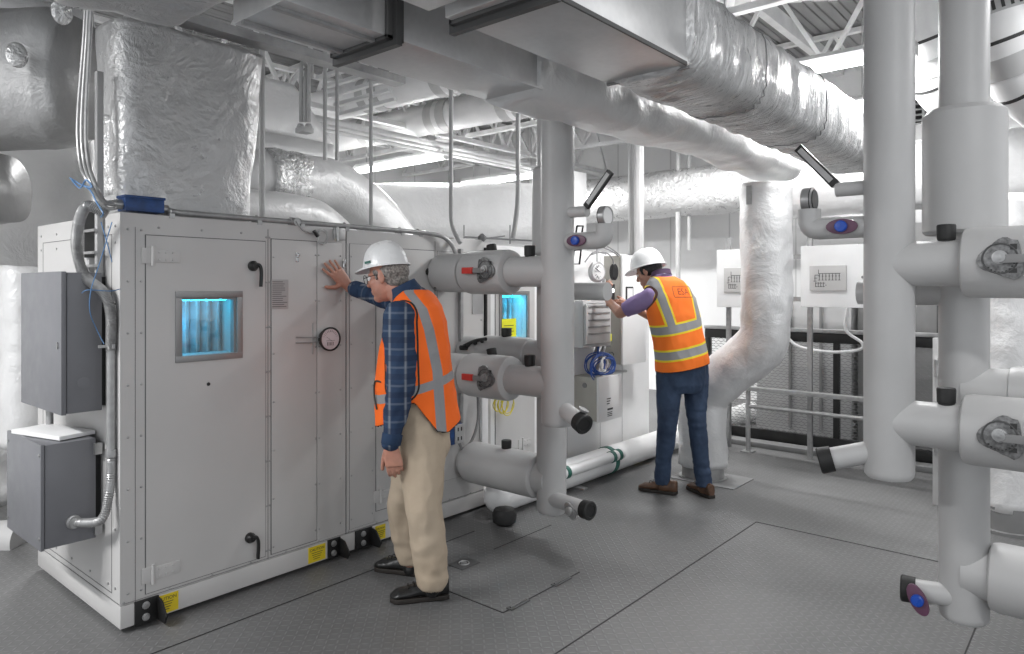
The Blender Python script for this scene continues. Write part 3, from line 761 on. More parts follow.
def valve_dial(x, y, z, par, s=1, red=True):
    """notched quadrant plate facing -x with lever towards +s y"""
    v = MB(); pts = []
    for k in range(30):
        a = 2*PI*k/30; rr = .058+.010*math.cos(3*a+.5)+(.012 if math.cos(a) < -.5 else 0); pts.append((x, y-s*rr*math.cos(a)*1.05, z+rr*math.sin(a)*1.15))
    p = v.prism(pts, (-.010, 0, 0), .002).obj('quadrant_plate', 'valve_plate', par)
    m = MB().lathe((x-.010, y, z+.004), (-1, 0, 0), [(0, .024), (.010, .024), (.011, .018), (.022, .018), (.023, .009), (.030, .009), (.031, 0)], 18); m.obj('stem_nut', 'zinc', p)
    m = MB()
    for k in range(9):
        a = math.radians(200+15*k); c = Vector((x-.0105, y-s*.044*math.cos(a), z+.05*math.sin(a))); m.box(c.x-.0015, c.x, c.y-.003, c.y+.003, c.z-.003, c.z+.003)
    m.box(x-.012, x-.010, y+s*.038-.012, y+s*.038+.012, z-.052, z-.036); m.box(x-.012, x-.010, y-.05, y-.03, z+.03, z+.05)
    m.each('notch_mark', 'ink', p, smooth=False)
    m = MB().torus((x-.011, y, z), (1, 0, 0), .053, .003, 24, 6); m.obj('plate_rim', 'dark_grey', p)
    m = MB().obox((x-.026, y+s*.045, z-.002), (.004, 0, 0), (0, .045, 0), (0, 0, .015), .002); lv = m.obj('valve_lever', 'mid_grey', par)
    if red: MB().obox((x-.028, y+s*.125, z-.002), (.010, 0, 0), (0, .042, 0), (0, 0, .019), .004).obj('red_grip', 'red_plastic', lv, label='red valve grip')
def thermometer(x, y, z, s, par, L=.235, face='label_grey'):
    MB().cyl((x, y+s*.2, z), (x, y, z), .03, n=24).obj('thermometer_stub', 'pipe_jacket', par)
    a = Vector((x-.01, y, z+.02)); u = Vector((0, -s*.66, .75)).normalized(); v = Vector((-1, 0, 0)).cross(u)
    t = MB().obox(a+u*L/2, u*L/2, v*.019, Vector((.012, 0, 0)), .003).obj('thermometer', 'black_plastic', par, label='black bar thermometer')
    MB().obox(a+u*L*.52+Vector((-.0128, 0, 0)), u*L*.42, v*.011, Vector((.001, 0, 0))).obj('scale_face', face, t, False)
    MB().cyl(a-u*.03, a+u*.01, .010, n=10).obj('thermometer_neck', 'zinc', t)
def gauge(c, axis, par, R=.054, face='paper'):
    c = Vector(c); axis = Vector(axis).normalized()
    g_ = MB().lathe(c-axis*.022, axis, [(0, R*.8), (.004, R*.95), (.006, R), (.040, R), (.046, R*.96), (.046, R*.86), (.042, R*.84), (.042, 0)], 32).obj('dial_gauge', 'galv_dull', par)
    MB().lathe(c+axis*.019, axis, [(0, R*.83), (.002, R*.83), (.0021, 0)], 32).obj('gauge_face', face, g_)
    MB().lathe(c-axis*.024, axis, [(0, R*.78), (.010, R*1.005), (.014, R*1.005), (.015, R*.8)], 32).obj('gauge_back', 'black_plastic', g_)
def blue_valve(x, y, z, par, s=1, r1='maroon', ry=.062, rz=.032, km='blue_knob'):
    v = MB().prism([(x, y+ry*math.cos(a)+(.02*math.sin(a) if rz > ry else 0), z+rz*math.sin(a)) for a in [2*PI*k/26 for k in range(26)]], (-.012, 0, 0), .003).obj('valve_escutcheon', r1, par)
    MB().lathe((x-.012, y, z), (-1, 0, 0), [(0, .024), (.014, .024), (.018, .02), (.02, 0)], 22).obj('valve_knob', km, v, label='round blue knob' if km == 'blue_knob' else None)
def elbow_gauge(x, yv, z, s, par, L=.31, knob=True):
    p = bend_path([(x, yv, z), (x, yv-s*L, z), (x, yv-s*L, z+.085)], .07, 6)
    MB().tube(p, .047, 22).obj('gauge_elbow', 'pipe_jacket', par)
    gauge((x, yv-s*L, z+.125), (0, -s, 0), par)
    if knob: blue_valve(x-.047, yv-s*.165, z, par, s)
def oblique_stub(p, q, par, r=.045):
    p, q = Vector(p), Vector(q); MB().cyl(p, q, r, n=24).obj('drain_stub', 'pipe_jacket', par); cap_end(q, q-p, par)
def manifold(s, yc, side, rv2, words):
    X1, X2 = 3.16, 3.40; Y1, Y2_ = yc+s*.835, yc+s*1.06
    yu = YF-.006 if s > 0 else -1.9
    a = riser('riser_manifold', X1, Y1, .755, .093, words[0])
    for z in (1.615, .985):
        q1 = .33 if s > 0 else .255
        segs = [(Y1+s*q1, Y1+s*.68, .133), (Y1+s*.69, yu, .122)]
        branch(X1, Y1, yu, z, .088, a, segs)
        cap_top(X1, Y1+s*.20, z+.09, a, .032, .06); cap_top(X1+.02, Y1+s*.50, z+.125, a, .030, .045, .25*s)
        valve_dial(X1-.130, Y1+s*(.42 if s > 0 else .385), z+.01, a, s, True)
    thermometer(X1, Y1-s*.20, 1.935, s, a)
    elbow_gauge(X1, Y1, 1.775, s, a)
    oblique_stub((X1, Y1, .87), (X1-.075, Y1-s*.205, .81), a)
    if s > 0:
        MB().lathe((X1-.06, Y1-s*.21, .862), (.2, -.5, 1), [(-.02, .012), (.005, .012), (.006, .028), (.016, .030), (.018, .012), (.018, 0)], 16).obj('drain_handle', 'mid_grey', a)
    b = riser('riser_manifold', X2, Y2_, .165, .090, words[1], [(1.74 if s < 0 else 1.72, 2.25, rv2)])
    branch(X2, Y2_, yu if s < 0 else 3.303, 1.10, .098, b, [(Y2_+s*.15, Y2_+s*.55, .112)])
    branch(X2, Y2_, (yu if s < 0 else 3.30), .365, .10, b, [(Y2_+s*.09, (yu if s < 0 else 3.26), .135)])
    cap_top(X2, Y2_+s*.36, 1.21, b, .032, .055); cap_top(X2, Y2_+s*.36, .495, b, .032, .055)
    for z in (1.5,):
        MB().cyl((X2, Y2_, z), (X2, Y2_-s*.40, z), .052, n=24).obj('cross_stub', 'pipe_jacket', b)
    e = .30 if s > 0 else .17
    MB().cyl((X2-.03, Y2_, .262), (X2-.08, Y2_-s*e, .262), .045, n=24).obj('drain_stub', 'pipe_jacket', b)
    cap_end((X2-.08, Y2_-s*e, .262), (-.15, -s, 0), b)
    if s < 0: blue_valve(X2-.135, Y2_-s*(e-.03), .250, b, s, 'maroon', .036, .060)
    else: blue_valve(X2-.12, Y2_-s*(e-.07), .25, b, s, 'mid_grey', .034, .046, 'galv_dull')
    return a, b
manifold(1, 1.525, 'l', .118, ('nearer white insulated riser of the centre pair, with two red handled valve branches', 'rear white insulated riser of the centre pair, ending low beside the floor'))
manifold(-1, 1.525, 'r', .150, ('left white insulated riser of the right pair, ending at hip height', 'right white insulated riser of the right pair, with a thick upper sleeve'))
# black lever and thermometer frame near the centre risers
lv = thing('valve_lever', PX(470, 350, 3.3), 'black butterfly valve handle between the two left hand pipe branches', 'valve handle')
p, q = PX(464, 346, 3.3), PX(486, 339, 3.3)
MB().tube(smooth_path([p, (p+q)/2+Vector((0, 0, .01)), q], 5), .012, 10).obj('lever', 'black_plastic', lv)
MB().lathe(p+Vector((0, 0, -.025)), (0, 0, 1), [(0, .03), (.02, .034), (.03, .028), (.03, 0)], 16).obj('lever_hub', 'black_plastic', lv)
for k in range(3):
    c = PX(468+7*k, 345-2*k, 3.3); MB().ball(c, .014, 10).obj('lever_knob', 'black_plastic', lv)
fr = thing('thermometer_bracket', PX(577, 262, 3.45), 'small black rectangular wire bracket behind the blue knob of the centre riser', 'bracket')
for (xa, ya, xb, yb) in ((577, 226, 583, 236), (574, 250, 581, 264)):
    A, B, C, D = PX(xa, ya, 3.46), PX(xb, ya, 3.46), PX(xb-1.5, yb, 3.46), PX(xa-1.5, yb, 3.46)
    MB().tube([A, B, C, D, A+Vector((0, 0, -.001))], .006, 6).obj('frame_loop', 'black_steel', fr)
# blue outlet box by the branch foot
ob = thing('outlet_box', PX(455, 440, 3.2), 'small grey outlet plate on a blue box beside the khaki clad man', 'outlet box')
p = PY(455.5, 433, 3.27); MB().box(p.x-.075, p.x+.035, 3.24, 3.305, p.z-.065, p.z+.065, .004).obj('body', 'blue_paint', ob)
MB().box(p.x-.038, p.x+.045, 3.232, 3.24, p.z-.062, p.z+.062, .003).obj('cover_plate', 'label_grey', ob)
m = MB()
for dz in (-.03, .03):
    m.box(p.x-.018, p.x-.008, 3.2305, 3.232, p.z+dz-.012, p.z+dz+.012); m.box(p.x+.012, p.x+.022, 3.2305, 3.232, p.z+dz-.012, p.z+dz+.012)
m.obj('socket_slot', 'ink', ob, False)
MB().tube(smooth_path([(p.x+.03, 3.27, p.z-.06), PY(463, 449, 3.26), PY(472, 440, 3.24), PY(478, 420, 3.25), PY(478, 395, 3.27)], 8), .010, 8).obj('cord', 'mid_grey', ob)
# ---------------------------------------------------------------- floor pipe with strapped insulation
fp = thing('floor_pipe', (4.6, 3.05, .0), 'long white pipe lying along the floor in front of the farther air handler', 'pipe')
yy = 3.14; r = .105
P0 = (3.55, yy, r+.012); P1 = (7.9, yy, r+.012)
MB().cyl(P0, P1, r, n=32).obj('pipe', 'pvc_white', fp)
MB().ball(P0, r, 20).obj('end_cap', 'pvc_white', fp)
for pc, L in ((4.05, 1), (4.85, 1)):
    MB().cyl((pc, yy, r+.012), (pc+.05, yy, r+.012), r+.006, n=32).obj('green_band', 'green_band', fp, label='green band clamp')
MB().cyl((3.95, yy-.09, r+.065), (4.95, yy-.09, r+.065), .042, n=20).obj('condensate_pipe', 'pvc_white', fp)
for pc in (4.07, 4.16, 4.78, 4.87):
    MB().cyl((pc, yy-.09, r+.065), (pc+.04, yy-.09, r+.065), .047, n=20).obj('green_band', 'green_band', fp)
MB().cyl((4.0, yy-.13, .10), (4.0, yy-.13, .18), .016, n=12).obj('drain_tap', 'zinc', fp)
MB().box(3.99, 4.01, yy-.14, yy-.12, .0, .10).obj('tap_outlet', 'zinc', fp)
ft = MB().lathe((3.42, 2.98, 0), (0, 0, 1), [(0, .05), (.02, .075), (.07, .08), (.10, .065), (.11, 0)], 20).obj('rubber_block', 'black_rubber')
tag(ft, 'round black rubber block on the floor under the low centre branch pipe', 'rubber block')
for k, x in enumerate((4.4, 5.6, 6.7)):
    m = MB().box(x-.03, x+.03, yy-.12, yy+.12, 0, .014, .002).obj('pipe_saddle', 'conduit', fp)
# ---------------------------------------------------------------- insulated standing duct and its right hand twin
sd = thing('standing_duct', (5.312, 2.511, 0), 'white wrapped round duct stepping sideways down to the floor behind the man in jeans', 'duct')
base = Vector((5.312, 2.511, 0)); up_ = Vector((5.312, 2.0, 0))
pts = [base+Vector((0, 0, .10)), base+Vector((0, 0, .66)), up_+Vector((0, 0, 1.12)), up_+Vector((0, 0, 2.30))]
duct(pts, .182, .182, 2.2, .04, 44, .013, 4., 3., r=.11).obj('wrapped_duct', 'foil_white', sd, ang=180)
MB().lathe(base, (0, 0, 1), [(0, .19), (.012, .19), (.012, .165), (.13, .165)], 36).obj('floor_collar', 'galv_dull', sd)
MB().box(base.x-.20, base.x+.20, base.y-.34, base.y+.20, .001, .006).obj('floor_plate', 'mid_grey', sd, False)
hk = MB().obox(PX(749, 195, 5.11), (.004, 0, 0), (0, .02, 0), (0, 0, .07), .002).obj('duct_bracket', 'galv_dull'); tag(hk, 'small metal bracket where the standing duct meets the overhead duct', 'bracket')
st2 = thing('standing_duct', (5.42, .50, 0), 'foil wrapped round duct standing behind the right hand riser at the picture edge', 'duct')
duct([(5.42, .50, .14), (5.42, .50, 1.6), (5.42, .45, 2.1)], .155, .155, 2., .05, 36, .012, 4., 9., r=.2).obj('wrapped_duct', 'foil_white', st2, ang=180)
MB().lathe((5.42, .50, 0), (0, 0, 1), [(0, .19), (.02, .19), (.02, .16), (.16, .16)], 32).obj('floor_collar', 'mid_grey', st2)
# labelled pipes at the upper right
def labelled(pts, r, label, bands):
    t = thing('labelled_pipe', pts[-1], label, 'pipe')
    p = smooth_path(pts, 8); MB().tube(p, r, 28).obj('pipe', 'pvc_white', t)
    for i, w in bands:
        q = p[i]; d = (p[i+1]-p[i]).normalized()
        if w < 0: MB().cyl(q, q+d*.02, r+.003, n=28).obj('black_band', 'ink', t)
        else:
            MB().cyl(q, q+d*w, r+.004, n=28).obj('marker_sleeve', 'light_grey', t)
            for k in range(-3, 4):
                a_, b_ = frame_of(d); ang = PI+.25*k; rad = (a_*math.cos(ang)+b_*math.sin(ang))
                MB().obox(q+d*w/2+rad*(r+.006), d*w*.32, rad.cross(d)*.008, rad*.001).obj('marker_bar', 'ink', t, False)
    return t
labelled([PD(905, -60, 4.6), PD(915, 5, 4.6), PD(928, 55, 4.65), PD(948, 92, 4.75), PD(985, 112, 4.9)], .17, 'white pipe with black marker bands curving down between the right hand risers', [(6, .10), (13, -1), (16, .11), (20, -1)])
labelled([PD(985, -50, 3.9), PD(1000, 20, 3.9), PD(1020, 75, 3.95), PD(1050, 105, 4.0)], .165, 'white pipe with black marker bands curving past the rightmost riser', [(6, .08), (10, -1), (12, .12), (17, -1)])
# ================================================================ overhead ducts
ZB = 2.38
def hanger(x, y, z0, par=None, label=None, r=.012):
    o = MB().cyl((x, y, z0), (x, y, CEIL), r, n=8).obj('hanger_rod', 'conduit')
    tag(o, label, 'hanger rod'); return o
# A: rectangular run nearer the centre riser
A = thing('overhead_duct', (2.6, 2.03, ZB), 'bare metal to foil wrapped overhead duct that turns down into the standing round duct', 'duct')
ya, yb, zt = 1.883, 2.185, 2.86
MB().box(1.16, 1.545, ya, yb, ZB, zt, .003).obj('metal_section', 'galvanised', A)
MB().box(1.615, 2.42, ya, yb, ZB, zt, .003).obj('metal_section', 'galvanised', A)
def flange(x, y0, y1, z0, z1, par, w=.05, t=.035, mat_='dark_grey'):
    m = MB()
    m.box(x-t, x+t, y0-w, y1+w, z0-w, z0+.004, .003); m.box(x-t, x+t, y0-w, y1+w, z1-.004, z1+w, .003)
    m.box(x-t, x+t, y0-w, y0+.004, z0-w, z1+w, .003); m.box(x-t, x+t, y1-.004, y1+w, z0-w, z1+w, .003)
    m.box(x-.012, x+.012, y0-w-.02, y1+w+.02, z0-w-.02, z1+w+.02)
    return m.obj('flange', mat_, par, False)
flange(1.58, ya, yb, ZB, zt, A, .012, .038)
MB().box(1.16, 1.54, ya+.05, ya+.07, ZB-.012, ZB).box(1.16, 1.54, yb-.07, yb-.05, ZB-.012, ZB).obj('stiffener', 'galv_dull', A, False)
yc_ = (ya+yb)/2
duct([(2.38, yc_, ZB+.235), (5.2, yc_-.03, ZB+.17), (5.56, yc_-.03, ZB+.15)], .185, .275, 3.6, .05, 56, .020, 3.2, 1., up=Vector((0, 0, 1)), scale=lambda t: (1., 1.-.36*min(1, t*1.6))).obj('wrapped_section', 'foil_white', A, ang=180)
# B: rectangular run over the aisle
Bt = thing('overhead_duct', (3.0, 1.43, ZB), 'largest overhead duct over the aisle, bare metal turning into ring wrinkled foil', 'duct')
y0, y1, zt2 = 1.248, 1.619, 2.75
MB().box(1.17, 1.50, y0, y1, ZB, zt2, .003).obj('metal_section', 'galvanised', Bt)
MB().box(1.57, 2.52, y0, y1, ZB, zt2, .003).obj('metal_section', 'galvanised', Bt)
xf = PZ(475, 18, ZB).x
flange(xf, y0, y1, ZB, zt2, Bt, .012, .035)
MB().box(1.17, 2.5, y0-.003, y0+.005, ZB-.004, ZB+.010).obj('corner_seam', 'dark_grey', Bt, False)
MB().bar((2.52, y0-.002, ZB-.004), (2.52, y1+.002, ZB-.004), .012).obj('tape_edge', 'mid_grey', Bt, False)
duct([(2.50, 1.435, ZB+.175), (5.55, 1.435, ZB+.175)], .205, .195, 3.6, .03, 64, .014, 3.5, 4., up=Vector((0, 0, 1)), aniso=(3.2, 1, 1)).obj('wrapped_section', 'foil_ringed', Bt, ang=180)
for xx in (3.25, 4.15):
    m = MB(); pr = superell(.214, .204, 48, 3.6); m.tube([Vector((xx+.02*math.sin(3*i), 1.435+u, ZB+.175+v)) for i, (u, v) in enumerate(pr)]+[Vector((xx, 1.435+pr[0][0], ZB+.175+pr[0][1]))], .003, 6); m.obj('seam_crease', 'mid_grey', Bt)
# cross duct behind the right risers
cdk = thing('cross_duct', (6.4, 1.0, 2.1), 'white wrapped cross duct seen between the two right hand risers', 'duct')
duct([(6.4, 2.2, 2.42), (6.4, -1.2, 2.42)], .25, .27, 3., .07, 44, .014, 3., 6.).obj('wrapped_duct', 'foil_white', cdk, ang=180)
# D: foil duct crossing close overhead at the upper left
D = thing('overhead_duct', (1.2, 2.5, 2.6), 'crumpled foil duct crossing the top left corner overhead', 'duct')
duct([(.90, 1.72, 2.66), (.90, 2.1, 2.66), (.90, 2.46, 2.67)], .255, .26, 4.5, .035, 64, .022, 3.4, 11., up=Vector((0, 0, 1))).obj('wrapped_duct', 'foil_soft', D, ang=180)
# C: tall foil plenum standing on the near unit
Cn = thing('foil_plenum', (1.7, 3.8, ZT), 'tall crinkled foil wrapped plenum rising from the top of the near air handler', 'duct')
def loft_quad(name, lo, hi, par, m_, amp=.012, seed=0, n=26, sc=3., e=9., midbulge=.0):
    """lo, hi = (x0,x1,y0,y1,z)"""
    b = MB(); R = []
    for i in range(n+1):
        t = i/n; x0, x1, ya_, yb_, z = [lo[k]*(1-t)+hi[k]*t for k in range(5)]
        R.append([Vector(((x0+x1)/2+u, (ya_+yb_)/2+v, z)) for u, v in superell((x1-x0)/2, (yb_-ya_)/2, 72, e)])
    b.rings(R); bmesh.ops.recalc_face_normals(b.bm, faces=b.bm.faces); crinkle(b.bm, amp, sc, True, seed)
    return b.obj(name, m_, par, ang=180)
loft_quad('wrapped_body', (1.29, 1.94, YF+.12, 3.78, ZT+.008), (1.27, 2.02, YF+.11, 3.78, 2.76), Cn, 'foil_soft', .010, 3, 40, 3., 5.5)
duct([PY(122, 120, 3.62), PY(126, 196, 3.62)], .10, .13, 2.4, .03, 30, .012, 9., 2.).obj('foil_patch', 'foil_crinkled', Cn, ang=180)
MB().tube(smooth_path([PY(160+2*math.sin(k), 30+18*k, YF+.125) for k in range(11)], 3), .006, 6, None).obj('tape_seam', 'foil_crinkled', Cn)
tr = thing('duct_rail', (2, 3.4, 2.76), 'grey steel angle along the top edge of the tall foil plenum', 'steel angle')
p, q = PY(172, 24, 3.38), PY(330, 76, 3.38)
MB().box(1.5, 2.9, 3.34, 3.44, 2.785, 2.83).obj('angle', 'galv_dull', tr, False)
# E, F, G: foil ducts at the far left
E = thing('foil_duct', (.85, 3.7, 2.1), 'big dull foil box duct at the upper left picture edge', 'duct')
duct([PD(-120, 84, 3.9), PD(60, 80, 3.95), PD(84, 80, 3.95)], .30, .36, 3., .05, 56, .02, 2.4, 15., scale=lambda t: (1., 1.) if t < .93 else (.93, .9)).obj('wrapped_duct', 'foil_smooth', E, ang=180)
m = MB()
for (px, py) in ((17, 55), (62, 12)):
    c = PD(px, py, 3.55); m.ball(c, .05, 12, (1, .5, 1.3))
m.each('foil_patch', 'foil_crinkled', E)
Fd = thing('foil_duct', (.6, 4.6, 1.9), 'round ended dark foil duct low at the left picture edge', 'duct')
duct([PD(-110, 194, 4.1), PD(-30, 191, 4.1), PD(8, 189, 4.1)], .19, .19, 2.6, .05, 40, .015, 3., 17.).obj('wrapped_duct', 'foil_smooth', Fd, ang=180)
Gd = thing('foil_duct', (1.0, 5.2, 0), 'tall pale foil wrapped duct standing behind the end of the near air handler', 'duct')
loft_quad('wrapped_body', (.2, 2.05, 5.9, 6.5, .0), (.2, 2.05, 5.9, 6.5, 3.6), Gd, 'foil_white', .016, 8, 34)
Gd2 = thing('insulated_vessel', (.98, 4.62, 0), 'pale wrapped vertical duct just left of the grey cabinets', 'duct')
p = PD(24, 300, 4.35)
duct([Vector((p.x, p.y, .55)), Vector((p.x, p.y, 1.65))], .12, .14, 3., .05, 36, .012, 3., 8.).obj('wrapped_duct', 'foil_white', Gd2, ang=180)
Gp = thing('low_pipe', (.6, 4.9, .7), 'white insulated pipe run low behind the grey cabinets at the left edge', 'pipe')
MB().cyl(PD(-60, 430, 4.5), PD(70, 426, 4.6), .045, n=20).obj('pipe', 'pipe_jacket', Gp)
MB().cyl(PD(-60, 545, 4.2), PD(24, 540, 4.2), .12, n=24).obj('pipe', 'pipe_jacket', Gp)
MB().bar(PD(-40, 562, 4.2), PD(40, 558, 4.2), .10, .05).obj('support_rail', 'mid_grey', Gp)
# white plenum and elbows above the unit
Hp = thing('foil_plenum', (3.0, 5.2, 1.85), 'bright white wrapped plenum behind the hanging cables, left of the glowing light', 'duct')
p0, p1 = PD(255, 240, 5.3), PD(338, 100, 5.4)
loft_quad('wrapped_body', (2.92, 3.74, 5.2, 5.75, .0), (2.92, 3.74, 5.2, 5.75, 2.78), Hp, 'foil_white', .012, 9, 24, 3., 7)
loft_quad('wrapped_body', (2.92, 3.74, 5.2, 5.75, 2.78), (2.7, 3.35, 5.2, 5.75, 3.22), Hp, 'foil_white', .010, 9, 10, 3., 7)
El = thing('elbow_duct', (3.2, 4.4, 1.85), 'upper white wrapped duct elbow slanting down behind the near air handler', 'duct')
duct([PD(215, 170, 5.2), PD(262, 176, 5.35), PD(335, 184, 5.85), PD(372, 212, 6.1), PD(425, 280, 6.5)], .20, .20, 2.2, .05, 40, .010, 3., 21., r=.12).obj('wrapped_duct', 'foil_white', El, ang=180)
duct([PD(262, 176, 5.34), PD(298, 180, 5.6)], .212, .212, 2.2, .03, 40, .014, 7., 23.).obj('foil_wrap', 'foil_crinkled', El, ang=180)
El2 = thing('elbow_duct', (3.0, 4.2, 1.8), 'lower white wrapped duct elbow just above the edge conduit', 'duct')
duct([PD(225, 207, 4.9), PD(275, 210, 5.15), PD(315, 217, 5.4), PD(345, 243, 5.6), PD(372, 280, 5.8)], .135, .135, 2.2, .05, 36, .008, 3., 25., r=.1).obj('wrapped_duct', 'foil_white', El2, ang=180)
# long white ducts across the back
L1 = thing('back_duct', (6, 6, 2.2), 'long smooth white duct crossing behind the air handlers under the glowing lights', 'duct')
duct([PD(330, 214, 8.0), PD(548, 215, 8.0)], .36, .34, 3.2, .12, 40, .008, 2., 31.).obj('wrapped_duct', 'foil_white', L1, ang=180)
L2 = thing('back_duct', (8, 4, 2.4), 'long wrapped white duct on the far right wall above the man in jeans', 'duct')
duct([(8.3, 7.6, 2.74), (8.3, .5, 2.74)], .30, .30, 2.6, .12, 40, .014, 2., 33.).obj('wrapped_duct', 'foil', L2, ang=180)
L3 = thing('drop_duct', (8.3, 5.8, 0), 'pale upright duct between the long back ducts, behind the centre riser', 'duct')
MB().box(6.9, 7.3, 5.0, 5.4, 1.1, 2.95, .01).obj('duct_body', 'light_grey_wall' if 'light_grey_wall' in MATS else mat('light_grey_wall', G(.5), .5), L3)
# banded pipes high up
def banded(pts, r, label, ks):
    t = thing('banded_pipe', Vector(pts[0]), label, 'pipe'); a, b = Vector(pts[0]), Vector(pts[1])
    MB().cyl(a, b, r, n=28).obj('pipe', 'pvc_white', t)
    for k in ks:
        q = a.lerp(b, k); d = (b-a).normalized(); MB().cyl(q, q+d*.30, r+.008, n=28).obj('marker_sleeve', 'light_grey', t); MB().cyl(q+d*.12, q+d*.18, r+.012, n=28).obj('marker_band', 'pvc_white', t)
    return t
banded([(4.3, 8.8, 3.45), (4.6, 2.6, 3.45)], .17, 'high white pipe with grey marker bands, upper of the two left of centre', (.32, .5, .66))
banded([(5.2, 8.8, 3.39), (5.5, 2.6, 3.39)], .17, 'high white pipe with grey marker bands, lower of the two left of centre', (.32, .5, .66))
banded([PZ(690, -8, 3.85), PZ(900, -22, 3.85)], .12, 'high white pipe with grey marker bands at top right', (.1, .35, .6))
ct = thing('cable_tray', (3.4, 5.0, 3.1), 'white ribbed tray high above the hanging cables', 'cable tray')
m = MB(); a_, b2 = PD(318, 78, 6.2), PD(372, 62, 6.0)
for k in range(5): m.bar(a_+Vector((0, 0, -.08*k))+RT*.05*k, b2+Vector((0, 0, -.08*k))+RT*.05*k, .05, .03)
m.each('tray_rib', 'joist_white', ct)
# pipes and rails along the joist
for k, (za, lab) in enumerate(((3.16, 'pale conduit run under the roof joist, upper of three'), (3.09, 'pale conduit run under the roof joist, middle of three'), (3.02, 'pale conduit run under the roof joist, lowest of three'))):
    tag(MB().cyl((1.5, 5.9-.1*k, za), (9.3, 5.9-.1*k, za), (.045, .022, .02)[k], n=14).obj('pipe_run', 'joist_white'), lab, 'pipe')
# hanging cables ending in plugs (left of centre)
hc = thing('hanging_plug', PD(305, 130, 4.8), 'cluster of looped white cables ending in a hanging plug near the tall foil plenum', 'hanging cable')
for px, pt in ((301, 62), (309, 58), (305, 70)):
    MB().tube(smooth_path([PD(312, 78, 4.9), PD(px+2, pt, 4.85), PD(px, pt+14, 4.8), PD(px, 122, 4.8)], 7), .013, 10).obj('cable', 'pipe_jacket', hc)
for k, px in enumerate((300.5, 308.5)):
    c = PD(px, 124, 4.8); MB().lathe(c, (0, 0, -1), [(0, .018), (.02, .026), (.05, .028), (.055, .02)], 14).obj('plug', 'light_grey', hc)
c = PD(304.5, 128, 4.8); MB().box(c.x-.045, c.x+.045, c.y-.045, c.y+.045, c.z-.035, c.z, .006).obj('plug_base', 'light_grey', hc)
# suspended conduits and rods dropping to the units
def drop(px, py0, py1, dep, r, label, foot=None, cat='conduit', mat_='light_grey'):
    a_ = PD(px, py1, dep); top = Vector((a_.x, a_.y, CEIL)); pts = [top, a_] + ([PD(*f) for f in foot] if foot else [])
    o = MB().tube(bend_path(pts, .15) if foot else pts, r, 10).obj('drop_conduit', mat_); return tag(o, label, cat)
drop(262, 0, 222, 4.1, .016, 'thin grey conduit rising at the right edge of the tall foil plenum')
drop(325, 60, 160, 5.0, .014, 'thin pale hanger rod between the plug cluster and the bright plenum')
drop(337, 60, 160, 5.1, .013, 'thin pale hanger rod at the right edge of the bright plenum')
drop(371, 60, 225, 4.6, .013, 'slim grey conduit dropping from the ceiling above the khaki clad man')
drop(451, 60, 225, 4.7, .015, 'grey conduit dropping onto the unit left of the upper red handled valve', [(460, 243, 4.6)])
drop(518, 60, 205, 4.9, .017, 'grey conduit with a slight kink dropping left of the centre riser', [(513, 238, 4.85)])
drop(639, 160, 262, 6.4, .045, 'thicker right one of two pale conduits above the man in jeans', None)
drop(632, 160, 262, 6.5, .035, 'thinner left one of two pale conduits above the man in jeans', None)
drop(678, 222, 292, 8.9, .03, 'thin grey cable trunk on the far wall, longer of two'); drop(689, 222, 250, 8.9, .022, 'thin grey cable trunk on the far wall, shorter of two')
rr = thing('rod_rack', PD(500, 238, 4.9), 'thin threaded rods with a cross rail lying above the farther air handler', 'pipe support')
for px in (464, 510):
    MB().cyl(PD(px, 225, 4.9), PD(px, 244, 4.9), .004, n=6).obj('rod', 'mid_grey', rr)
MB().bar(PD(464, 237, 4.9), PD(535, 241, 4.9), .012).obj('cross_rail', 'conduit', rr); MB().bar(PD(475, 240, 4.9), PD(505, 236, 4.9), .010).obj('cross_rail', 'conduit', rr)
MB().lathe(PD(482, 238, 4.88), (0, 0, 1), [(-.03, .01), (-.01, .03), (.01, .03), (.03, .008)], 12).obj('rail_valve', 'mid_grey', rr)
# ================================================================ controls on the farther unit
def px2(px, py, y=None): return PY(px, py, Y2 if y is None else y)
# small beige and white cabinet low on the unit
k1 = thing('control_box', px2(600, 418), 'low boxy white enclosure with a coil of blue cable on top', 'control box')
a = px2(576, 378, 3.395); b = px2(596, 418, 3.395)
def box_pts(px0, px1, py0, py1, depth, y=Y2):
    A = PY(px0, py0, y-depth); B = PY(px1, py1, y-depth); return A.x, B.x, y-depth, y, B.z, A.z
xn = PY(597, 400, Y2-.24); xf_ = PY(619, 400, Y2-.24)
z1, z0 = PY(597, 378, Y2-.24).z, PY(597, 422, Y2-.24).z
X0, X1 = xn.x, xf_.x
MB().box(X0, X1, Y2-.235, Y2, z0, z1, .004).obj('body', 'box_beige', k1)
MB().box(X0-.004, X1+.004, Y2-.262, Y2-.238, z0-.004, z1+.004, .003).obj('door', 'paint_bright', k1)
m = MB()
for k in range(3): m.box(X0+.11, X0+.11+.06-.01*k, Y2-.2635, Y2-.262, z0+.17-.02*k, z0+.178-.02*k)
m.box(X0+.12, X0+.20, Y2-.2635, Y2-.262, z0+.08, z0+.095)
for k in range(3): m.box(X0+.12, X0+.19, Y2-.2635, Y2-.262, z0+.03+.014*k, z0+.036+.014*k)
m.obj('printed_label', 'ink', k1, False)
MB().lathe((X0, Y2-.12, z1-.07), (-1, 0, 0), [(0, .022), (.006, .02), (.008, 0)], 14).obj('knockout', 'mid_grey', k1)
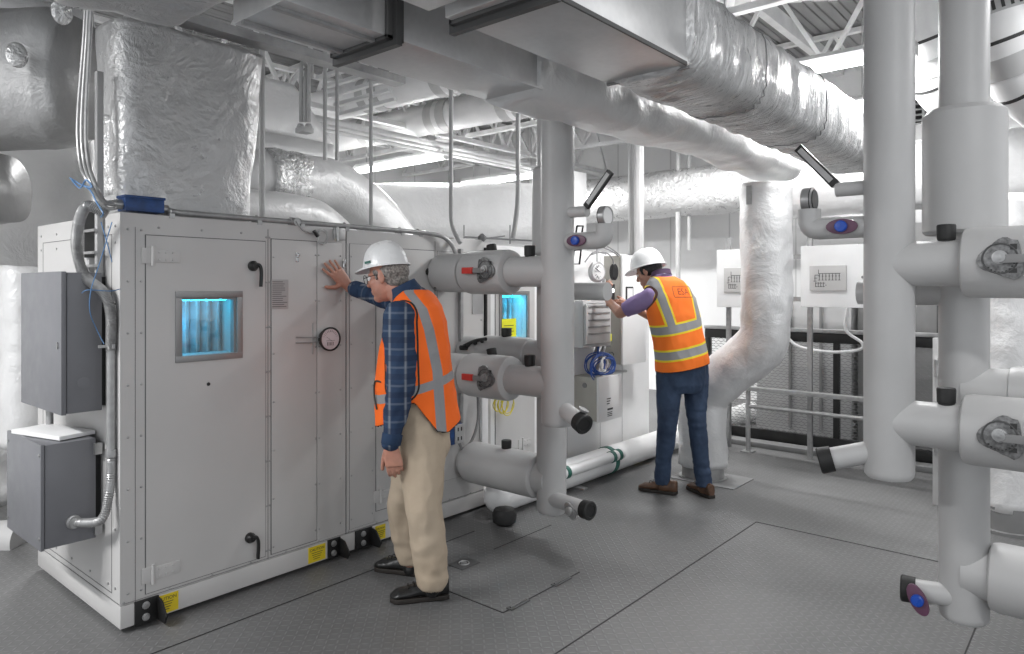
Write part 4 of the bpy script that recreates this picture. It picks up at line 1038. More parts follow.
# blue cable coil
cc = thing('cable_coil', PY(600, 378, Y2-.13), 'loose coil of blue cable heaped on the low white enclosure', 'cable')
c0 = PY(598, 364, Y2-.14)
for s_, (dx, dz, rr_) in enumerate(((0, 0, .10), (.05, -.02, .075), (-.05, .01, .085), (.02, .0, .06), (-.02, -.02, .11))):
    cp = [(c0.x+dx+(x-c0.x)*1.9*(1+.2*math.sin(s_*2)), y-.012*s_-.03*math.sin((x-c0.x)*20+s_), z+dz) for x, y, z in coil(c0.x, c0.y, c0.z, rr_, 3, 0, 3+s_, sag=.95)]
    MB().tube(smooth_path(cp, 2), .0048, 7).obj('cable_loop', 'blue_cable' if s_ != 3 else 'pvc_white', cc)
MB().tube(smooth_path([(c0.x, c0.y, c0.z+.08), (c0.x+.01, c0.y, c0.z+.16), (c0.x+.05, c0.y, c0.z+.22)], 5), .008, 7).obj('cable_tail', 'blue_cable', cc)
MB().tube(smooth_path(coil(c0.x+.25, c0.y+.05, c0.z+.0, .08, 1, 0, 9), 2), .004, 6).obj('black_loop', 'ink', cc)
# rounded drive controller
dv = thing('drive_controller', px2(600, 325), 'grey ribbed drive controller between the centre riser and the man in jeans', 'controller')
A_ = PY(584, 300, Y2-.20); B_ = PY(613, 348, Y2-.20)
MB().box(A_.x, B_.x, Y2-.19, Y2, B_.z+.02, A_.z, .03).obj('body', 'light_grey', dv)
MB().box(A_.x+.01, B_.x-.05, Y2-.215, Y2-.188, B_.z+.05, A_.z-.03, .02).obj('cover', 'light_grey', dv)
for k in range(5):
    z = A_.z-.06-k*.055; MB().box(A_.x+.04, B_.x-.08, Y2-.222, Y2-.214, z, z+.014, .002).obj('cooling_rib', 'mid_grey', dv)
MB().box(B_.x-.07, B_.x-.02, Y2-.20, Y2-.186, B_.z+.06, B_.z+.12).obj('yellow_sticker', 'yellow_bright', dv, False)
for k, (pa, pb) in enumerate((((598, 346), (590, 372)), ((604, 347), (596, 372)))):
    MB().tube(smooth_path([PY(*pa, Y2-.1), PY(pa[0]-4, pa[1]+12, Y2-.12), PY(*pb, Y2-.12)], 6), .018, 10).obj('feed_hose', 'conduit', dv)
for k, (pa, pb) in enumerate((((604, 345), (626, 346)), ((604, 369), (626, 371)))):
    t_ = MB().tube(smooth_path([PY(*pa, Y2-.06), PY((pa[0]+pb[0])/2, pa[1]+2, Y2-.06), PY(*pb, Y2-.03)], 6), .012, 10).obj('conduit_pipe', 'galv_dull')
    tag(t_, ('upper' if k == 0 else 'lower')+' short grey conduit crossing the farther air handler beside the tall cabinet', 'conduit')
# tall white cabinet
tc2 = thing('electrical_cabinet', px2(640, 372), 'tall white cabinet on the farther air handler in front of the man in jeans', 'electrical cabinet')
P_a, P_b = PY(627, 257, Y2-.20), PY(650, 372, Y2-.20)
xa, xb = 5.23, 5.62; zt_, zb_ = PY(630, 250, Y2-.2).z, .86
MB().box(xa, xb, Y2-.17, Y2, zb_, 1.80, .004).obj('body', 'box_beige', tc2)
MB().box(xa-.004, xb+.004, Y2-.195, Y2-.173, zb_-.004, 1.804, .004).obj('door', 'paint_bright', tc2)
p = PY(636, 290, Y2-.2); MB().box(xa+.04, xa+.16, Y2-.203, Y2-.195, p.z-.09, p.z+.03, .003).obj('black_placard', 'ink', tc2, False); MB().box(xa+.055, xa+.145, Y2-.206, Y2-.203, p.z-.075, p.z+.015).obj('placard_face', 'paper', tc2, False)
gp = thing('controls_plate', px2(615, 300), 'flat grey control panel plate behind the drive controller', 'controls plate')
MB().box(PY(603, 300, Y2).x, 5.20, Y2-.03, Y2, 1.02, 1.60, .003).obj('plate', 'light_grey', gp)
# dials by the elbow gauge
for (px, py, R_, lab, mt) in ((597, 272, .085, 'silver round dial meter hanging left of the man in jeans', 'galv_dull'), (614, 272, .05, 'small black oval meter beside the silver dial', 'black_plastic')):
    c = PY(px, py, 3.2); t_ = thing('dial_meter', c, lab, 'meter')
    mm = MB().lathe(c+Vector((0, .02, 0)), (-.25, -1, 0), [(0, R_*.8), (.01, R_), (.035, R_), (.04, R_*.88), (.037, 0)], 26)
    if mt == 'black_plastic': 
        for v in mm.bm.verts: v.co.z = c.z+(v.co.z-c.z)*1.4; v.co.x = c.x+(v.co.x-c.x)*.7
    mm.obj('case', mt, t_)
    if mt != 'black_plastic':
        MB().lathe(c+Vector((-.006, -.018, 0)), (-.25, -1, 0), [(0, R_*.78), (.002, R_*.78), (.003, 0)], 26).obj('dial', 'paper', t_)
        m = MB()
        for k in range(12):
            a_ = 2*PI*k/12; u = Vector((math.cos(a_), 0, math.sin(a_))); q = c+Vector((-.007, -.0225, 0)); m.bar(q+u*R_*.45, q+u*R_*.68, .007, .002)
        m.bar(c+Vector((-.05, -.022, .03)), c+Vector((.03, -.024, -.01)), .006, .002); m.obj('dial_marks', 'ink', t_, False)
        MB().tube(smooth_path([c+Vector((0, 0, R_)), c+Vector((.0, .0, R_+.06)), PY(597, 246, 3.2)], 5), .006, 8).obj('stem', 'conduit', t_)
wh = thing('sensor_wire', PY(610, 262, 3.25), 'thin black wires looping from the elbow gauge to the white cabinet', 'wire')
for pth in ([(590, 255), (604, 252), (612, 258), (614, 266)], [(600, 246), (616, 254), (623, 266), (625, 290)], [(604, 244), (622, 258), (629, 280), (627, 310)], [(585, 262), (594, 252), (606, 254)]):
    MB().tube(smooth_path([PY(x, y, 3.25) for x, y in pth], 7), .006, 8).obj('wire', 'mid_grey', wh)
# cables and yellow wires seen between the branches
yw = thing('yellow_wires', PY(498, 405, 3.36), 'loose loops of thin yellow wire behind the two middle branch pipes', 'wire')
for k in range(3):
    c = PY(497+4*k, 404, 3.35); MB().tube(smooth_path(coil(c.x, c.y-.01*k, c.z, .05+.012*k, 2, 0, 5+k), 2), .0035, 6).obj('wire_loop', 'tape_yellow', yw)
pl = MB().lathe(PY(480, 345, 3.33), (0, 0, 1), [(-.02, .02), (.02, .02)], 8)
pl.bm.free()
dk = thing('dark_strut', PY(486, 380, 3.34), 'narrow white door post beside the yellow wires on the air handler', 'post')
MB().box(xat(479, YF), xat(485, YF), YF-.03, YF-.008, .40, .95, .003).obj('post', 'paint_bright', dk)

# ================================================================ far end of the room
# wall mounted white panels with line diagrams
def diagram_panel(x, y0, y1, z0, z1, label, full=True):
    t = thing('diagram_panel', (x, (y0+y1)/2, z0), label, 'wall panel', None)
    MB().box(x-.12, x, y0, y1, z0, z1, .006).obj('cabinet', 'paint_bright', t)
    a0, a1 = y1-.08, y0+.20; b0, b1 = z0+.14, z1-.17
    pl_ = MB().box(x-.145, x-.122, a1, a0, b0, b1, .008).obj('plaque', 'paint_white', t)
    m = MB(); xx = x-.1465; w_ = a0-a1; h_ = b1-b0
    def ln(u0, v0, u1, v1, th=.005):
        m.bar((xx, a0-w_*u0, b0+h_*v0), (xx, a0-w_*u1, b0+h_*v1), .002, th) if False else m.obox((xx, a0-w_*(u0+u1)/2, b0+h_*(v0+v1)/2), (.0008, 0, 0), (0, max(abs(u1-u0)*w_/2, th/2), 0), (0, 0, max(abs(v1-v0)*h_/2, th/2)))
    ln(.25, .68, .85, .68); ln(.26, .84, .26, .68); ln(.16, .62, .3, .62); ln(.16, .62, .16, .40)
    for k in range(7):
        u = .28+.09*k; ln(u, .68, u, .42); ln(u-.03, .42, u+.03, .42); ln(u-.025, .58, u+.025, .58)
    for k in range(4):
        u = .18+.07*k; ln(u, .34, u, .16); ln(u-.02, .16, u+.04, .16); ln(u-.01, .30, u+.05, .30)
    ln(.12, .38, .2, .38); ln(.14, .5, .22, .5); ln(.44, .22, .48, .22)
    m.obj('line_diagram', 'dark_grey', pl_, False)
    MB().lathe((x-.12, y0+.08, (z0+z1)/2-.01), (-1, 0, 0), [(0, .012), (.005, .012), (.006, 0)], 12).obj('lock', 'mid_grey', t)
    return t
XP = 6.35
pA, pB = PX(797, 247, XP), PX(868, 307, XP)
diagram_panel(XP, pB.y-.07, pA.y-.07, PX(830, 307, XP).z, PX(830, 246, XP).z, 'white wall panel with line diagram plaque, nearest the right hand risers')
pA, pB = PX(722, 251, XP+.1), PX(770, 307, XP+.1)
diagram_panel(XP+.1, pB.y-.1, pA.y, PX(740, 307, XP+.1).z, PX(740, 250, XP+.1).z, 'white wall panel with line diagram plaque, half hidden behind the standing duct')
pr = thing('panel_rack', (XP+.06, 2.0, 0), 'steel strut rack carrying the two white diagram panels', 'rack')
for y in (pA.y-.05, 2.05, 1.30): MB().box(XP+.02+.1, XP+.06+.1, y-.02, y+.02, 0, 2.0, .003).obj('upright', 'conduit', pr)
for z in (1.42, 1.80): MB().box(XP+.11, XP+.13, 1.2, pA.y, z-.02, z+.02).obj('cross_rail', 'conduit', pr)
# handrail and kerb in front of the guard
XR = 6.40
hr = thing('handrail', (XR, 1.6, 0), 'low pale pipe rail with posts in front of the dark mesh guard', 'rail')
y_end = PX(746, 400, XR).y
zr = PX(800, 396, XR).z
zs = [PX(800, 393, XR).z, PX(800, 405, XR).z]
ends = -1.8
MB().box(XR-.04, XR+.04, ends, y_end, zs[0]-.02, zs[0]+.015, .003).obj('top_rail', 'conduit', hr)
MB().cyl((XR, ends, zs[1]-.06), (XR, y_end, zs[1]-.06), .018, n=12).obj('mid_rail', 'conduit', hr)
k = 0
y = y_end-.02
while y > ends:
    MB().cyl((XR, y, .01), (XR, y, zs[0]-.02), .022, n=14).obj('post', 'conduit', hr); MB().box(XR-.06, XR+.06, y-.05, y+.05, 0, .012).obj('post_base', 'conduit', hr); y -= 1.6
MB().tube(bend_path([(XR-.05, y_end+.16, .75), (XR-.05, y_end+.16, .05), (XR-.05, y_end+.42, .05)], .12), .028, 14).obj('bent_pipe', 'conduit', hr)
# mesh guard
XG = 6.85
mg = thing('mesh_guard', (XG, 1.4, 0), 'dark framed expanded metal guard along the far side of the aisle', 'mesh guard')
y0g, y1g = -1.8, PX(706, 345, XG).y
zg0, zg1 = .10, PX(830, 343, XG).z
MB().box(XG-.03, XG+.03, y0g, y1g, zg1, zg1+.09, .004).obj('top_frame', 'black_steel', mg)
MB().box(XG-.03, XG+.03, y0g, y1g, 0, .14, .004).obj('bottom_frame', 'black_steel', mg)
MB().box(XG-.05, XG+.05, y0g, y1g, zg1+.092, zg1+.125, .004).obj('cap_rail', 'galv_dull', mg)
yy_ = y1g
while yy_ > y0g: MB().box(XG-.025, XG+.035, yy_-.05, yy_, .14, zg1, .003).obj('frame_post', 'black_steel', mg); yy_ -= 1.25
m = MB(); pitch = .055; H_ = zg1-.14
n_ = int((y1g-y0g)/pitch)
slope = .5
for i in range(-2, n_+2):
    ya_ = y0g+i*pitch
    # zig zag strands
    pts = []
nz = int(H_/.026)
for j in range(nz+1):
    z = .14+j*.026; pts = []
    for i in range(n_*2+1):
        yy2 = y0g+i*pitch/2; pts.append(Vector((XG+.0, yy2, min(zg1, z+(.013 if (i+j) % 2 else -.0)))))
    for a_, b_2 in zip(pts, pts[1:]):
        if b_2.y > y1g: break
        m.bar(a_, b_2, .0025, .005)
m.obj('expanded_mesh', 'mid_grey', mg, False)
# dark plant behind the guard
pt = thing('plant_cabinet', (7.6, 1.4, 0), 'dark grey machine cabinets standing behind the mesh guard', 'machine')
MB().box(7.35, 8.0, -1.2, 1.88, 0, 1.95, .01).obj('body', 'mid_grey', pt); MB().box(7.3, 7.95, 1.92, 2.85, 0, 1.42, .01).obj('body', 'light_grey', pt)
for y in (1.2, .5, 1.6): MB().box(7.33, 7.35, y-.012, y+.012, .1, 1.9).obj('door_edge', 'dark_grey', pt)
for y in (2.2, 2.5): MB().box(7.28, 7.30, y-.012, y+.012, .1, 1.38).obj('door_edge', 'mid_grey', pt)
pb = thing('plant_cabinet', (8.4, .9, 0), 'tall grey panelled cabinet above the guard beside the right hand riser', 'machine')
MB().box(8.3, 8.9, -.6, 1.9, 0, 2.2, .01).obj('body', 'light_grey', pb)
for y in (.0, .6, 1.2): MB().box(8.285, 8.30, y-.01, y+.01, .1, 2.15).obj('door_edge', 'dark_grey', pb)
MB().box(8.28, 8.30, .65, 1.15, 1.3, 2.0).obj('dark_window', 'mid_grey', pb)
kb = thing('kerb', (6.7, 1, 0), 'pale low kerb along the foot of the far guard', 'kerb')
MB().box(6.62, 6.78, -1.8, 3.1, 0, .05, .01).obj('kerb_body', 'mid_grey', kb)
gc_ = thing('guard_cable', PX(820, 345, 6.8), 'white flexible conduit sagging along the top of the mesh guard', 'conduit')
MB().tube(smooth_path([PX(788, 338, 6.75), PX(800, 347, 6.75), PX(830, 352, 6.75), PX(858, 350, 6.75), PX(862, 343, 6.75), PX(846, 330, 6.75), PX(848, 308, 6.75)], 7), .014, 10).obj('hose', 'pvc_white', gc_)
gr = thing('post_bracket', PX(938, 350, 5.7), 'pale strut post seen between the two right hand risers', 'post')
MB().box(5.68, 5.74, PX(938, 400, 5.7).y-.03, PX(938, 400, 5.7).y+.03, 0, PX(938, 338, 5.7).z, .004).obj('post', 'pipe_jacket', gr)
for z in (.35, .9): MB().cyl((5.66, PX(938, 400, 5.7).y, z), (5.66, PX(938, 400, 5.7).y, z+.12), .02, n=10).obj('post_clamp', 'zinc', gr)
# louvred grille high between the right risers
lg = thing('louvre', PX(925, 118, 7.6), 'dark louvred grille high on the far wall between the right hand risers', 'grille')
a_, b_2 = PX(905, 86, 7.6), PX(945, 119, 7.6)
MB().box(7.6, 7.7, b_2.y-.2, a_.y, b_2.z, a_.z).obj('backing', 'gasket', lg, False)
for k in range(7):
    z = b_2.z+.02+k*(a_.z-b_2.z-.03)/6.5; MB().obox((7.58, (a_.y+b_2.y-.2)/2, z), (.03, 0, .012), (0, (a_.y-b_2.y+.2)/2, 0), (-.002, 0, .005)).obj('slat', 'light_grey', lg, False)
for k in range(3):
    y = b_2.y+(a_.y-b_2.y)*(k+.5)/3; MB().box(7.54, 7.56, y-.012, y+.012, b_2.z, a_.z).obj('mullion', 'light_grey', lg, False)
# floor hatch details near the khaki man
ht = thing('floor_hatch', PZ(500, 600, .0), 'flush steel floor hatch with two small hinges and an open seam', 'hatch')
A_, B_, C_ = PZ(440, 590, 0), PZ(503, 613, 0), PZ(582, 573, 0)
A2 = Vector((B_.x, A_.y, 0)); xB = (B_.x+B_.x)/2
def strip(p, q, w=.006): MB().bar(Vector((p.x, p.y, .0015)), Vector((q.x, q.y, .0015)), w, .002).obj('hatch_seam', 'gasket', ht)
E_ = Vector((B_.x-.02, PZ(440, 590, 0).y+.05, 0))
strip(B_, Vector((B_.x-.0, B_.y+.55, 0))); strip(B_, Vector((C_.x, B_.y, 0)))
for px, py in ((519, 605), (565, 583)):
    c = PZ(px, py, .0); MB().box(c.x-.07, c.x+.07, B_.y-.018, B_.y+.018, .001, .006, .001).cyl((c.x-.06, B_.y, .007), (c.x+.06, B_.y, .007), .006, n=8).obj('hatch_hinge', 'dark_hinge' if 'dark_hinge' in MATS else mat('dark_hinge', G(.10), .45, .3), ht)
lr = thing('lift_ring', PZ(464, 564, 0), 'recessed round lift ring in the floor plate beside the black shoes', 'lift ring')
c = PZ(464, 564, 0)
MB().box(c.x-.07, c.x+.07, c.y-.055, c.y+.055, .0005, .004, .001).obj('plate', 'dark_hinge', lr)
MB().torus((c.x, c.y, .006), (0, 0, 1), .028, .004, 24, 6).obj('ring', 'zinc', lr); MB().lathe((c.x, c.y, .003), (0, 0, 1), [(0, .016), (.005, .016), (.006, 0)], 16).obj('ring_boss', 'zinc', lr)
# ================================================================ people
def V3(*a): return Vector(a)
def ell(b, c, rx, ry, rz, R=None, n=20):
    """ellipsoid with optional 3x3 rotation (columns = axes)"""
    t = bmesh.new(); bmesh.ops.create_uvsphere(t, u_segments=n, v_segments=max(8, n//2), radius=1); c = Vector(c)
    for v in t.verts:
        q = Vector((v.co.x*rx, v.co.y*ry, v.co.z*rz)); v.co = c+(R @ q if R else q)
    b.merge(t)
def capsule(b, p, q, r0, r1, n=14):
    p, q = Vector(p), Vector(q); d = (q-p); L = d.length; d.normalize(); pr = []
    for k in range(5): a = PI/2*k/4; pr.append((-r0*math.cos(a), r0*math.sin(a)))
    for k in range(5): a = PI/2*k/4; pr.append((L+r1*math.sin(a), r1*math.cos(a)))
    b.lathe(p, d, pr, n)
def chain(b, pts, n=16):
    """pts: list of (point, radius)"""
    for (p, r), (q, s) in zip(pts, pts[1:]): capsule(b, p, q, r, s, n)
def loft(b, rings, n=40, e=2.3):
    """rings: (centre, left vector * halfwidth, front vector * halfdepth)"""
    R = []
    for c, L, Fv in rings: R.append([Vector(c)+L*u+Fv*v for u, v in superell(1, 1, n, e)])
    b.rings(R)
def remesh(b, vox, smooth=3, fac=.5):
    bmesh.ops.recalc_face_normals(b.bm, faces=b.bm.faces)
    me = bpy.data.meshes.new('tmp'); b.bm.to_mesh(me); b.bm.free(); o = bpy.data.objects.new('tmp', me); COL.objects.link(o)
    m = o.modifiers.new('r', 'REMESH'); m.mode = 'VOXEL'; m.voxel_size = vox; m.adaptivity = 0
    if smooth: s = o.modifiers.new('s', 'SMOOTH'); s.iterations = smooth; s.factor = fac
    dg = bpy.context.evaluated_depsgraph_get(); out = bpy.data.meshes.new_from_object(o.evaluated_get(dg))
    bpy.data.objects.remove(o); bpy.data.meshes.remove(me); return out
def displace(me, fn):
    ns = [v.normal.copy() for v in me.vertices]
    for v, n in zip(me.vertices, ns): v.co += n*fn(v.co, n)
    me.update()
def put_attr(me, name, fn):
    a = me.attributes.new(name, 'FLOAT', 'POINT'); a.data.foreach_set('value', [fn(v.co) for v in me.vertices])
def cull(me, fn):
    bm = bmesh.new(); bm.from_mesh(me); bmesh.ops.delete(bm, geom=[v for v in bm.verts if fn(v.co)], context='VERTS'); bm.to_mesh(me); bm.free(); return me
def solid(me, t):
    o = bpy.data.objects.new('tmp', me); COL.objects.link(o); m = o.modifiers.new('s', 'SOLIDIFY'); m.thickness = t; m.offset = -1
    dg = bpy.context.evaluated_depsgraph_get(); out = bpy.data.meshes.new_from_object(o.evaluated_get(dg)); bpy.data.objects.remove(o); return out
def seg_dist(p, a, b):
    ab = b-a; t = max(0, min(1, (p-a).dot(ab)/ab.length_squared)); return (p-(a+ab*t)).length, t
def hand(b, w, u, n, side, curl, spread=.0, s=1., thumb=(.55, .35), flat=False):
    """w wrist, u finger direction, n back-of-hand normal, side vector towards the thumb; curl radians per finger"""
    u, n = u.normalized(), n.normalized(); t = side.normalized()
    w = Vector(w)
    loft(b, [(w-u*.03*s, t*.028*s, n*.020*s), (w, t*.028*s, n*.019*s), (w+u*.03*s, t*.036*s, n*.017*s), (w+u*.07*s, t*.041*s, n*.0145*s), (w+u*.096*s, t*.041*s, n*.012*s)], 20, 2.6)
    for i, (off, L, r) in enumerate(((.030, .074, .0092), (.010, .082, .0095), (-.010, .076, .0090), (-.029, .060, .0080))):
        c = curl[i] if isinstance(curl, (list, tuple)) else curl
        base = w+u*(.090-.004*abs(i-1))*s+t*off*s
        d = (u+t*spread*(1.5-i)).normalized(); p = base; pts = [(base-d*.02*s, r*s)]
        for k, fr in enumerate((.46, .30, .24)):
            a = c*(k+.6); dd = (d*math.cos(a)-n*math.sin(a)).normalized(); pts.append((p, r*s*(1-.06*k))); p = p+dd*L*fr*s
        pts.append((p, r*.82*s)); chain(b, pts, 12)
    tb = w+u*.028*s+t*.024*s-n*.004*s; td = (u*thumb[0]+t*.75-n*thumb[1]).normalized()
    p1 = tb+td*.036*s; d2 = (td+u*.55).normalized(); p2 = p1+d2*.032*s; p3 = p2+(d2+u*.3).normalized()*.024*s
    chain(b, [(tb-td*.01*s, .017*s), (p1, .0125*s), (p2, .0108*s), (p3, .0092*s)], 12)
def basis(az, pitch=0., roll=0.):
    f = V3(math.cos(az), math.sin(az), 0); l = V3(-math.sin(az), math.cos(az), 0); up = V3(0, 0, 1)
    M = Matrix((f, l, up)).transposed(); return M @ Matrix.Rotation(pitch, 3, 'Y') @ Matrix.Rotation(roll, 3, 'X')
def head(b, c, R, s=1., heavy=0.):
    P = lambda x, y, z: Vector(c)+R @ V3(x*s, y*s, z*s)
    ell(b, P(-.014, 0, .034), .097*s, .077*s, .092*s, R, 28)
    ell(b, P(.020, 0, -.030), (.070)*s, (.060+.006*heavy)*s, .088*s, R, 26)
    ell(b, P(.058, 0, -.092), .030*s, .030*s, .024*s, R); ell(b, P(.004, 0, -.066), .062*s, (.054+.004*heavy)*s, .036*s, R)
    ell(b, P(.074, 0, .026), .018*s, .046*s, .011*s, R)
    capsule(b, P(.088, 0, .018), P(.106, 0, -.018), .008*s, .012*s); ell(b, P(.100, 0, -.023), .014*s, .017*s, .010*s, R)
    ell(b, P(.083, 0, -.056), .012*s, .024*s, .007*s, R); ell(b, P(.082, 0, -.068), .011*s, .020*s, .007*s, R)
    for y in (-1, 1):
        ell(b, P(.055, .040*y, -.018), .024*s, .022*s, .026*s, R)
        Re = R @ Matrix.Rotation(.25*y, 3, 'Z')
        ell(b, P(-.008, .079*y, -.002), .019*s, .007*s, .031*s, Re); ell(b, P(-.004, .076*y, -.026), .010*s, .007*s, .012*s, Re)
def neck(b, hc, R, base, r=.058):
    capsule(b, hc+R @ V3(-.02, 0, -.05), base, r*.95, r*1.08, 20)
def hard_hat(c, R, par, s=1., front=.05, logo=True):
    P = lambda x, y, z: Vector(c)+R @ V3(x*s, y*s, z*s)
    rings = []; n = 56
    prof = [(1.04, 0), (1.03, .012), (1.0, .03), (.96, .055), (.88, .085), (.75, .112), (.58, .132), (.38, .144), (.18, .149), (.02, .150)]
    for k, z in prof:
        rr = []
        for i in range(n):
            a = 2*PI*i/n; x, y = math.cos(a)*.134*k-.006, math.sin(a)*.112*k
            rib = .004*math.exp(-(y/.014)**2)*(1 if z > .05 else 0) + .0025*(math.exp(-((abs(y)-.045)/.008)**2) if z > .06 else 0)
            rr.append(P(x, y, z+rib))
        rings.append(rr)
    b = MB(); b.rings(rings)
    sh = b.obj('hat_shell', 'hard_hat', par, ang=60)
    b = MB(); R2 = []
    for (k, dz, ins) in ((1.0, .004, 1), (1.10, .002, 1), (1.13, -.004, 1), (1.12, -.009, 1), (1.08, -.007, 1), (.98, -.002, 1)):
        rr = []
        for i in range(n):
            a = 2*PI*i/n; fr = max(0, math.cos(a))**2*(k-1)/.13*front
            rr.append(P(math.cos(a)*.134*k-.006+fr, math.sin(a)*.112*k, dz-.25*fr))
        R2.append(rr)
    b.rings(R2, cap=False); b.obj('hat_brim', 'hard_hat', sh, ang=60)
    return sh
def shoe(toe, heel, par, mat_, h=.10, w=.048, ankle=None, boot=False, lab=None):
    toe, heel = Vector(toe), Vector(heel); d = (toe-heel); L = d.length; d.normalize(); sd = V3(-d.y, d.x, 0)
    b = MB(); prof = []
    N = 14
    for i in range(N+1):
        t = i/N; x = t*L
        wd = w*(.74+.10*math.sin(t*PI)-.0*t) if t < .45 else w*(.84+.22*math.sin((t-.45)/.55*PI*.62))
        if t > .86: wd *= math.sqrt(max(.05, 1-((t-.86)/.15)**2))
        if t < .08: wd *= .72+.28*(t/.08)
        top = h*(1.0 if t < .30 else (1-.42*((t-.30)/.45) if t < .75 else .58-.20*((t-.75)/.25)**2*1.))
        if t > .9: top *= .86
        prof.append((x, wd, top))
    rings = []
    for x, wd, top in prof:
        c = heel+d*x; rr = []
        for k in range(20):
            a = 2*PI*k/20; u, v = math.cos(a), math.sin(a)
            yy = math.copysign(abs(u)**.75, u)*wd; zz = .018+(top-.018)*.5*(1+math.copysign(abs(v)**.8, v))
            yy *= 1-.28*max(0, v)
            rr.append(c+sd*yy+V3(0, 0, zz))
        rings.append(rr)
    b.rings(rings)
    if ankle is not None: capsule(b, heel+d*.07+V3(0, 0, .05), Vector(ankle), .042, .042)
    me = remesh(b, .005, 4); displace(me, lambda p, n: .0012*noise.noise(p*40))
    s_ = link('shoe', me, mat_, par, ang=180)
    b = MB(); pts = []
    for x, wd, top in prof: pts.append(heel+d*x+sd*wd*1.06)
    for x, wd, top in reversed(prof): pts.append(heel+d*x-sd*wd*1.06)
    pts = [p+V3(0, 0, .002) for p in pts]; b.prism(pts, V3(0, 0, .022), .003); b.obj('sole', 'sole_dark', s_, ang=60)
    for k in range(4):
        t = .42+.09*k; c = heel+d*(t*L)+V3(0, 0, .004+.018+h*(1.0-.42*((t-.30)/.45))-.016)
        MB().tube(smooth_path([c-sd*.026-V3(0, 0, .006), c+V3(0, 0, .003)+d*.004, c+sd*.026-V3(0, 0, .006)], 4), .003, 6).obj('shoelace', 'sole_dark', s_)
    return s_

# materials of the clothes
def skin(name, col):
    b = NB(name); co = b.pos(); f = b.noise(co, 28, 4); g = b.noise(co, 7, 3)
    c1 = b.mix(b.ramp(f, .35, .65), tuple(c*.9 for c in col), tuple(c*1.08 for c in col))
    b.set(b.mix(b.M('MULTIPLY', b.ramp(g, .4, .7), .4), c1, (col[0]*1.02, col[1]*.82, col[2]*.80)), .45, 0)
    b.b.inputs['Subsurface Weight'].default_value = .08; b.b.inputs['Subsurface Radius'].default_value = (.01, .004, .002)
    b.bump(b.noise(co, 220, 2), .15, .001); MATS[name] = b.m
skin('skin_ruddy', (.47, .235, .17)); skin('skin_tan', (.40, .21, .145))
def cloth(name, c0, c1, sc=3., rough=.85, weave=400, st=.25):
    b = NB(name); co = b.pos(); f = b.noise(co, sc, 5, .6)
    b.set(b.mix(b.ramp(f, .3, .7), c0, c1), rough); b.bump(b.noise(co, weave, 2), st, .001); MATS[name] = b.m; return b
cloth('khaki', (.40, .32, .235), (.50, .41, .31), 4)
cloth('jeans', (.018, .034, .072), (.040, .070, .13), 9, .8, 300)
cloth('polo_purple', (.20, .145, .30), (.27, .20, .38), 4)
def plaid():
    b = NB('plaid_shirt'); u = b.attr('pu'); v = b.attr('pv')
    base = b.mix(b.ramp(b.noise(b.pos(), 5, 4), .3, .7), (.012, .030, .075), (.020, .048, .105))
    def lines(x, pitch, w, off=0.): return b.line(b.M('FRACT', b.M('ADD', b.M('DIVIDE', x, pitch), off)), .5, w)
    c = b.mix(b.M('MULTIPLY', lines(u, .075, .09), .42), base, (.22, .24, .27)); c = b.mix(b.M('MULTIPLY', lines(u, .075, .03), .3), c, (.4, .42, .45))
    c = b.mix(b.M('MULTIPLY', lines(v, .085, .06), .30), c, (.20, .23, .28)); c = b.mix(b.M('MULTIPLY', lines(v, .085, .16, .5), .5), c, (.008, .018, .05))
    b.set(c, .85); b.bump(b.noise(b.pos(), 400, 2), .2, .001); MATS['plaid_shirt'] = b.m
plaid()
def vest_mat(name, orange, yellow, tw=.007):
    b = NB(name)
    n = b.noise(b.pos(), 6, 3); base = b.mix(b.ramp(n, .3, .7), tuple(c*.94 for c in orange), orange)
    SS = (b.attr('sv'), b.attr('sh'), b.attr('sg'))
    w = .024
    if yellow:
        for s in SS: base = b.mix(b.M('LESS_THAN', b.M('ABSOLUTE', s), .042), base, (.80, .62, .02))
    g = (.26, .26, .27)
    for s in SS: base = b.mix(b.M('LESS_THAN', b.M('ABSOLUTE', s), w+(.004 if yellow else -.002)), base, g)
    base = b.mix(b.M('LESS_THAN', b.attr('trim'), tw), base, (.015, .012, .012) if not yellow else (.10, .04, .03))
    b.set(base, .75); b.bump(b.noise(b.pos(), 260, 2), .3, .001); MATS[name] = b.m
vest_mat('vest_orange', (.95, .150, .008), False, .0045); vest_mat('vest_orange_yellow', (.95, .19, .010), True)
def pw(x, tab):
    """piecewise linear"""
    if x <= tab[0][0]: return tab[0][1]
    for (a, u), (b_, v) in zip(tab, tab[1:]):
        if x <= b_: return u+(v-u)*(x-a)/(b_-a)
    return tab[-1][1]
def wrinkle(amp, sc, sq=(1, 1, 1), seed=0):
    def f(p, n):
        q = Vector((p.x*sq[0], p.y*sq[1], p.z*sq[2]))*sc+V3(seed, seed, seed)
        return amp*(noise.noise(q)+.6*(.5-abs(noise.noise(q*1.9+V3(3, 1, 2)))*2)+.3*noise.noise(q*4.1))
    return f
